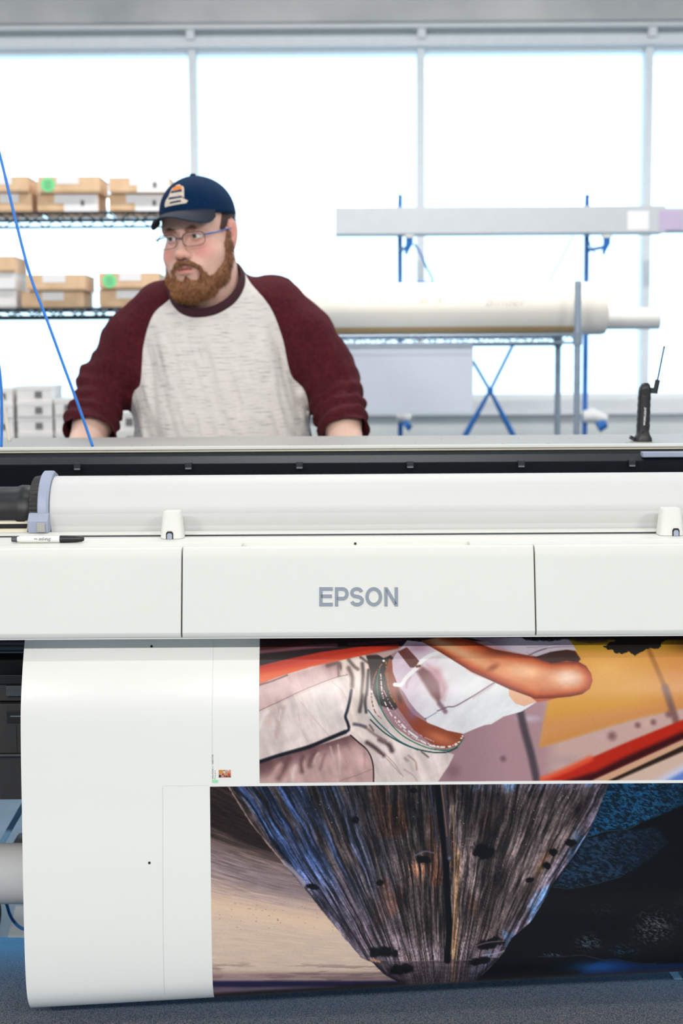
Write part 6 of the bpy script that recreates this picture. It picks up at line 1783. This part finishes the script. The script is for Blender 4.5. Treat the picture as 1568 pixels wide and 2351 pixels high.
# neckline: a tilted cylinder round the neck cuts the opening, lower at the front
NC = W(474, 655, 3.645); n_a = math.radians(40); nn = np.array((0.05, -math.sin(n_a), math.cos(n_a))); nn /= np.linalg.norm(nn)
NRAD = 0.093
e1 = np.cross(nn, (0, 1, 0)); e1 /= np.linalg.norm(e1); e2 = np.cross(nn, e1)
def neck_cut(P):
    q = P - NC
    return np.minimum(q @ nn + 0.06, NRAD - np.hypot(q @ e1, q @ e2))
Vs, Ts = clip_mesh(Vs, Qs, neck_cut(Vs))
for e_, w_, px, py in ((eL, wL, 205, 975), (eR, wR, 790, 975)):
    ax_ = (w_ - e_) / np.linalg.norm(w_ - e_)
    t_cut = 0.60 * np.linalg.norm(w_ - e_)
    side = (Vs[:, 0] < W(330, 900, 3.7)[0]) if px < 500 else (Vs[:, 0] > W(690, 900, 3.7)[0])
    f = np.where(side & (Vs[:, 2] < e_[2] + 0.03), (Vs - e_) @ ax_ - t_cut, -1.0)
    Vs, Ts = clip_mesh(Vs, Ts, f)
# bottom hem
zh = W(500, 1175, 3.7)[2]
Vs, Ts = clip_mesh(Vs, Ts, zh - Vs[:, 2])
# raglan seams: curves in the shirt front, traced from the collar to under the arm
Lc = catmull([(402, 640), (392, 683), (352, 722), (330, 790), (322, 880), (302, 930), (300, 1200)], 8); Rc = catmull([(552, 600), (572, 645), (620, 705), (648, 775), (668, 860), (708, 930), (712, 1200)], 8)
us, vs_ = proj(Vs)
rx_ = np.interp(vs_, Rc[:, 1], Rc[:, 0]); lx_ = np.interp(vs_, Lc[:, 1], Lc[:, 0])
fR = (rx_ - us) ; fL = (us - lx_)
HEATHER = M('heather_grey_jersey', (222, 216, 210), 0.9, rgb2=(172, 168, 166), vscale=34, stretch=(0.8, 0.8, 11.0), lo=0.30, hi=0.46, detail=7, bump=0.15, bscale=500)
MAROON = M('maroon_jersey', (82, 26, 33), 0.9, rgb2=(66, 19, 27), vscale=120, bump=0.2, bscale=700, spec=0.2)
COLLAR = M('dark_maroon_rib', (62, 26, 38), 0.9, var=0.2, vscale=200, bump=0.2, bscale=700)
Vr_, Tr_ = clip_mesh(Vs, Ts, fR); Vl_, Tl_ = clip_mesh(Vs, Ts, fL)
Vm, Tm = clip_mesh(Vs, Ts, -fR)
um, vm = proj(Vm); Vm, Tm = clip_mesh(Vm, Tm, -(um - np.interp(vm, Lc[:, 1], Lc[:, 0])))
shirt = mesh_obj('shirt', *thicken(Vm, Tm, 0.003), HEATHER, person, smooth='all')
mesh_obj('sleeve', *thicken(Vr_, Tr_, 0.003), MAROON, shirt, smooth='all')
mesh_obj('sleeve', *thicken(Vl_, Tl_, 0.003), MAROON, shirt, smooth='all')
# collar band along the neckline cut
ed = {}
for a, b in np.concatenate([Ts[:, [0, 1]], Ts[:, [1, 2]], Ts[:, [2, 0]]]).tolist(): ed[(a, b)] = 1
bnd = [a for (a, b) in ed if (b, a) not in ed]
B_ = Vs[bnd]; q_ = B_ - NC
B_ = B_[(np.abs(np.hypot(q_ @ e1, q_ @ e2) - NRAD) < 0.003) & (q_ @ nn > -0.058)]
q_ = B_ - NC
an = np.arctan2(q_ @ e2, q_ @ e1); hh_ = q_ @ nn
o_ = np.argsort(an); an, hh_ = an[o_], hh_[o_]
aa = np.linspace(-math.pi, math.pi, 73)[:-1]
hs_ = np.interp(aa, np.r_[an - 2 * math.pi, an, an + 2 * math.pi], np.r_[hh_, hh_, hh_])
hs_ = np.convolve(np.r_[hs_[-4:], hs_, hs_[:4]], np.ones(9) / 9, 'valid')
Vc = []; Fc = []; prof_c = [(0.006, -0.006), (0.006, 0.000), (0.001, 0.010), (-0.005, 0.0150), (-0.009, 0.013), (-0.006, 0.0), (-0.003, -0.008)]
for a, h_ in zip(aa, hs_):
    rad_ = math.cos(a) * e1 + math.sin(a) * e2
    for dr_, up_ in prof_c: Vc.append(NC + rad_ * (NRAD + dr_) + nn * (h_ + up_))
K = len(prof_c)
for i in range(72):
    for j in range(K): Fc.append((i * K + j, ((i + 1) % 72) * K + j, ((i + 1) % 72) * K + (j + 1) % K, i * K + (j + 1) % K))
mesh_obj('collar', Vc, Fc, COLLAR, shirt, smooth='all', fix=True)
# trousers and shoes
JEANS = M('dark_trousers', (44, 48, 58), 0.9, var=0.2, vscale=90, bump=0.2, bscale=500); SHOE = M('dark_shoe', (30, 30, 32), 0.6)
X, Y, Z = grid((pelvis[0] - 0.30, 3.5, 0.02), (pelvis[0] + 0.30, 4.02, zh + 0.02), 0.012)
d = torso(X, Y, Z, -0.004)
d = np.maximum(d, 0.80 - Z)
for sd_ in (-1, 1):
    hip = np.array([pelvis[0] + sd_ * 0.10, pelvis[1], 0.86]); kn_ = np.array([pelvis[0] + sd_ * 0.13, pelvis[1] - 0.01, 0.48]); an_ = np.array([pelvis[0] + sd_ * 0.14, pelvis[1] + 0.03, 0.09])
    d = smin(d, chain(X, Y, Z, [(hip, 0.118), (kn_, 0.082), (an_, 0.068)], 0.03), 0.04)
d = np.maximum(d, 0.06 - Z); d = np.maximum(d, Z - zh + 0.004)
Vj, Qj = surface_nets(d, (X[0, 0, 0], Y[0, 0, 0], Z[0, 0, 0]), 0.012)
mesh_obj('trousers', Vj, Qj, JEANS, person, smooth='all')
for sd_ in (-1, 1):
    ax0 = pelvis[0] + sd_ * 0.14; ay0 = pelvis[1] + 0.05
    X, Y, Z = grid((ax0 - 0.09, ay0 - 0.29, -0.02), (ax0 + 0.09, ay0 + 0.09, 0.13), 0.009)
    d = chain(X, Y, Z, [((ax0, ay0, 0.06), 0.052), ((ax0 + 0.012 * sd_, ay0 - 0.12, 0.045), 0.05), ((ax0 + 0.02 * sd_, ay0 - 0.19, 0.035), 0.046)], 0.02)
    Vq, Qq = surface_nets(np.maximum(d, 0.001 - Z), (X[0, 0, 0], Y[0, 0, 0], Z[0, 0, 0]), 0.009)
    mesh_obj('shoe', Vq, Qq, SHOE, person, smooth='all')
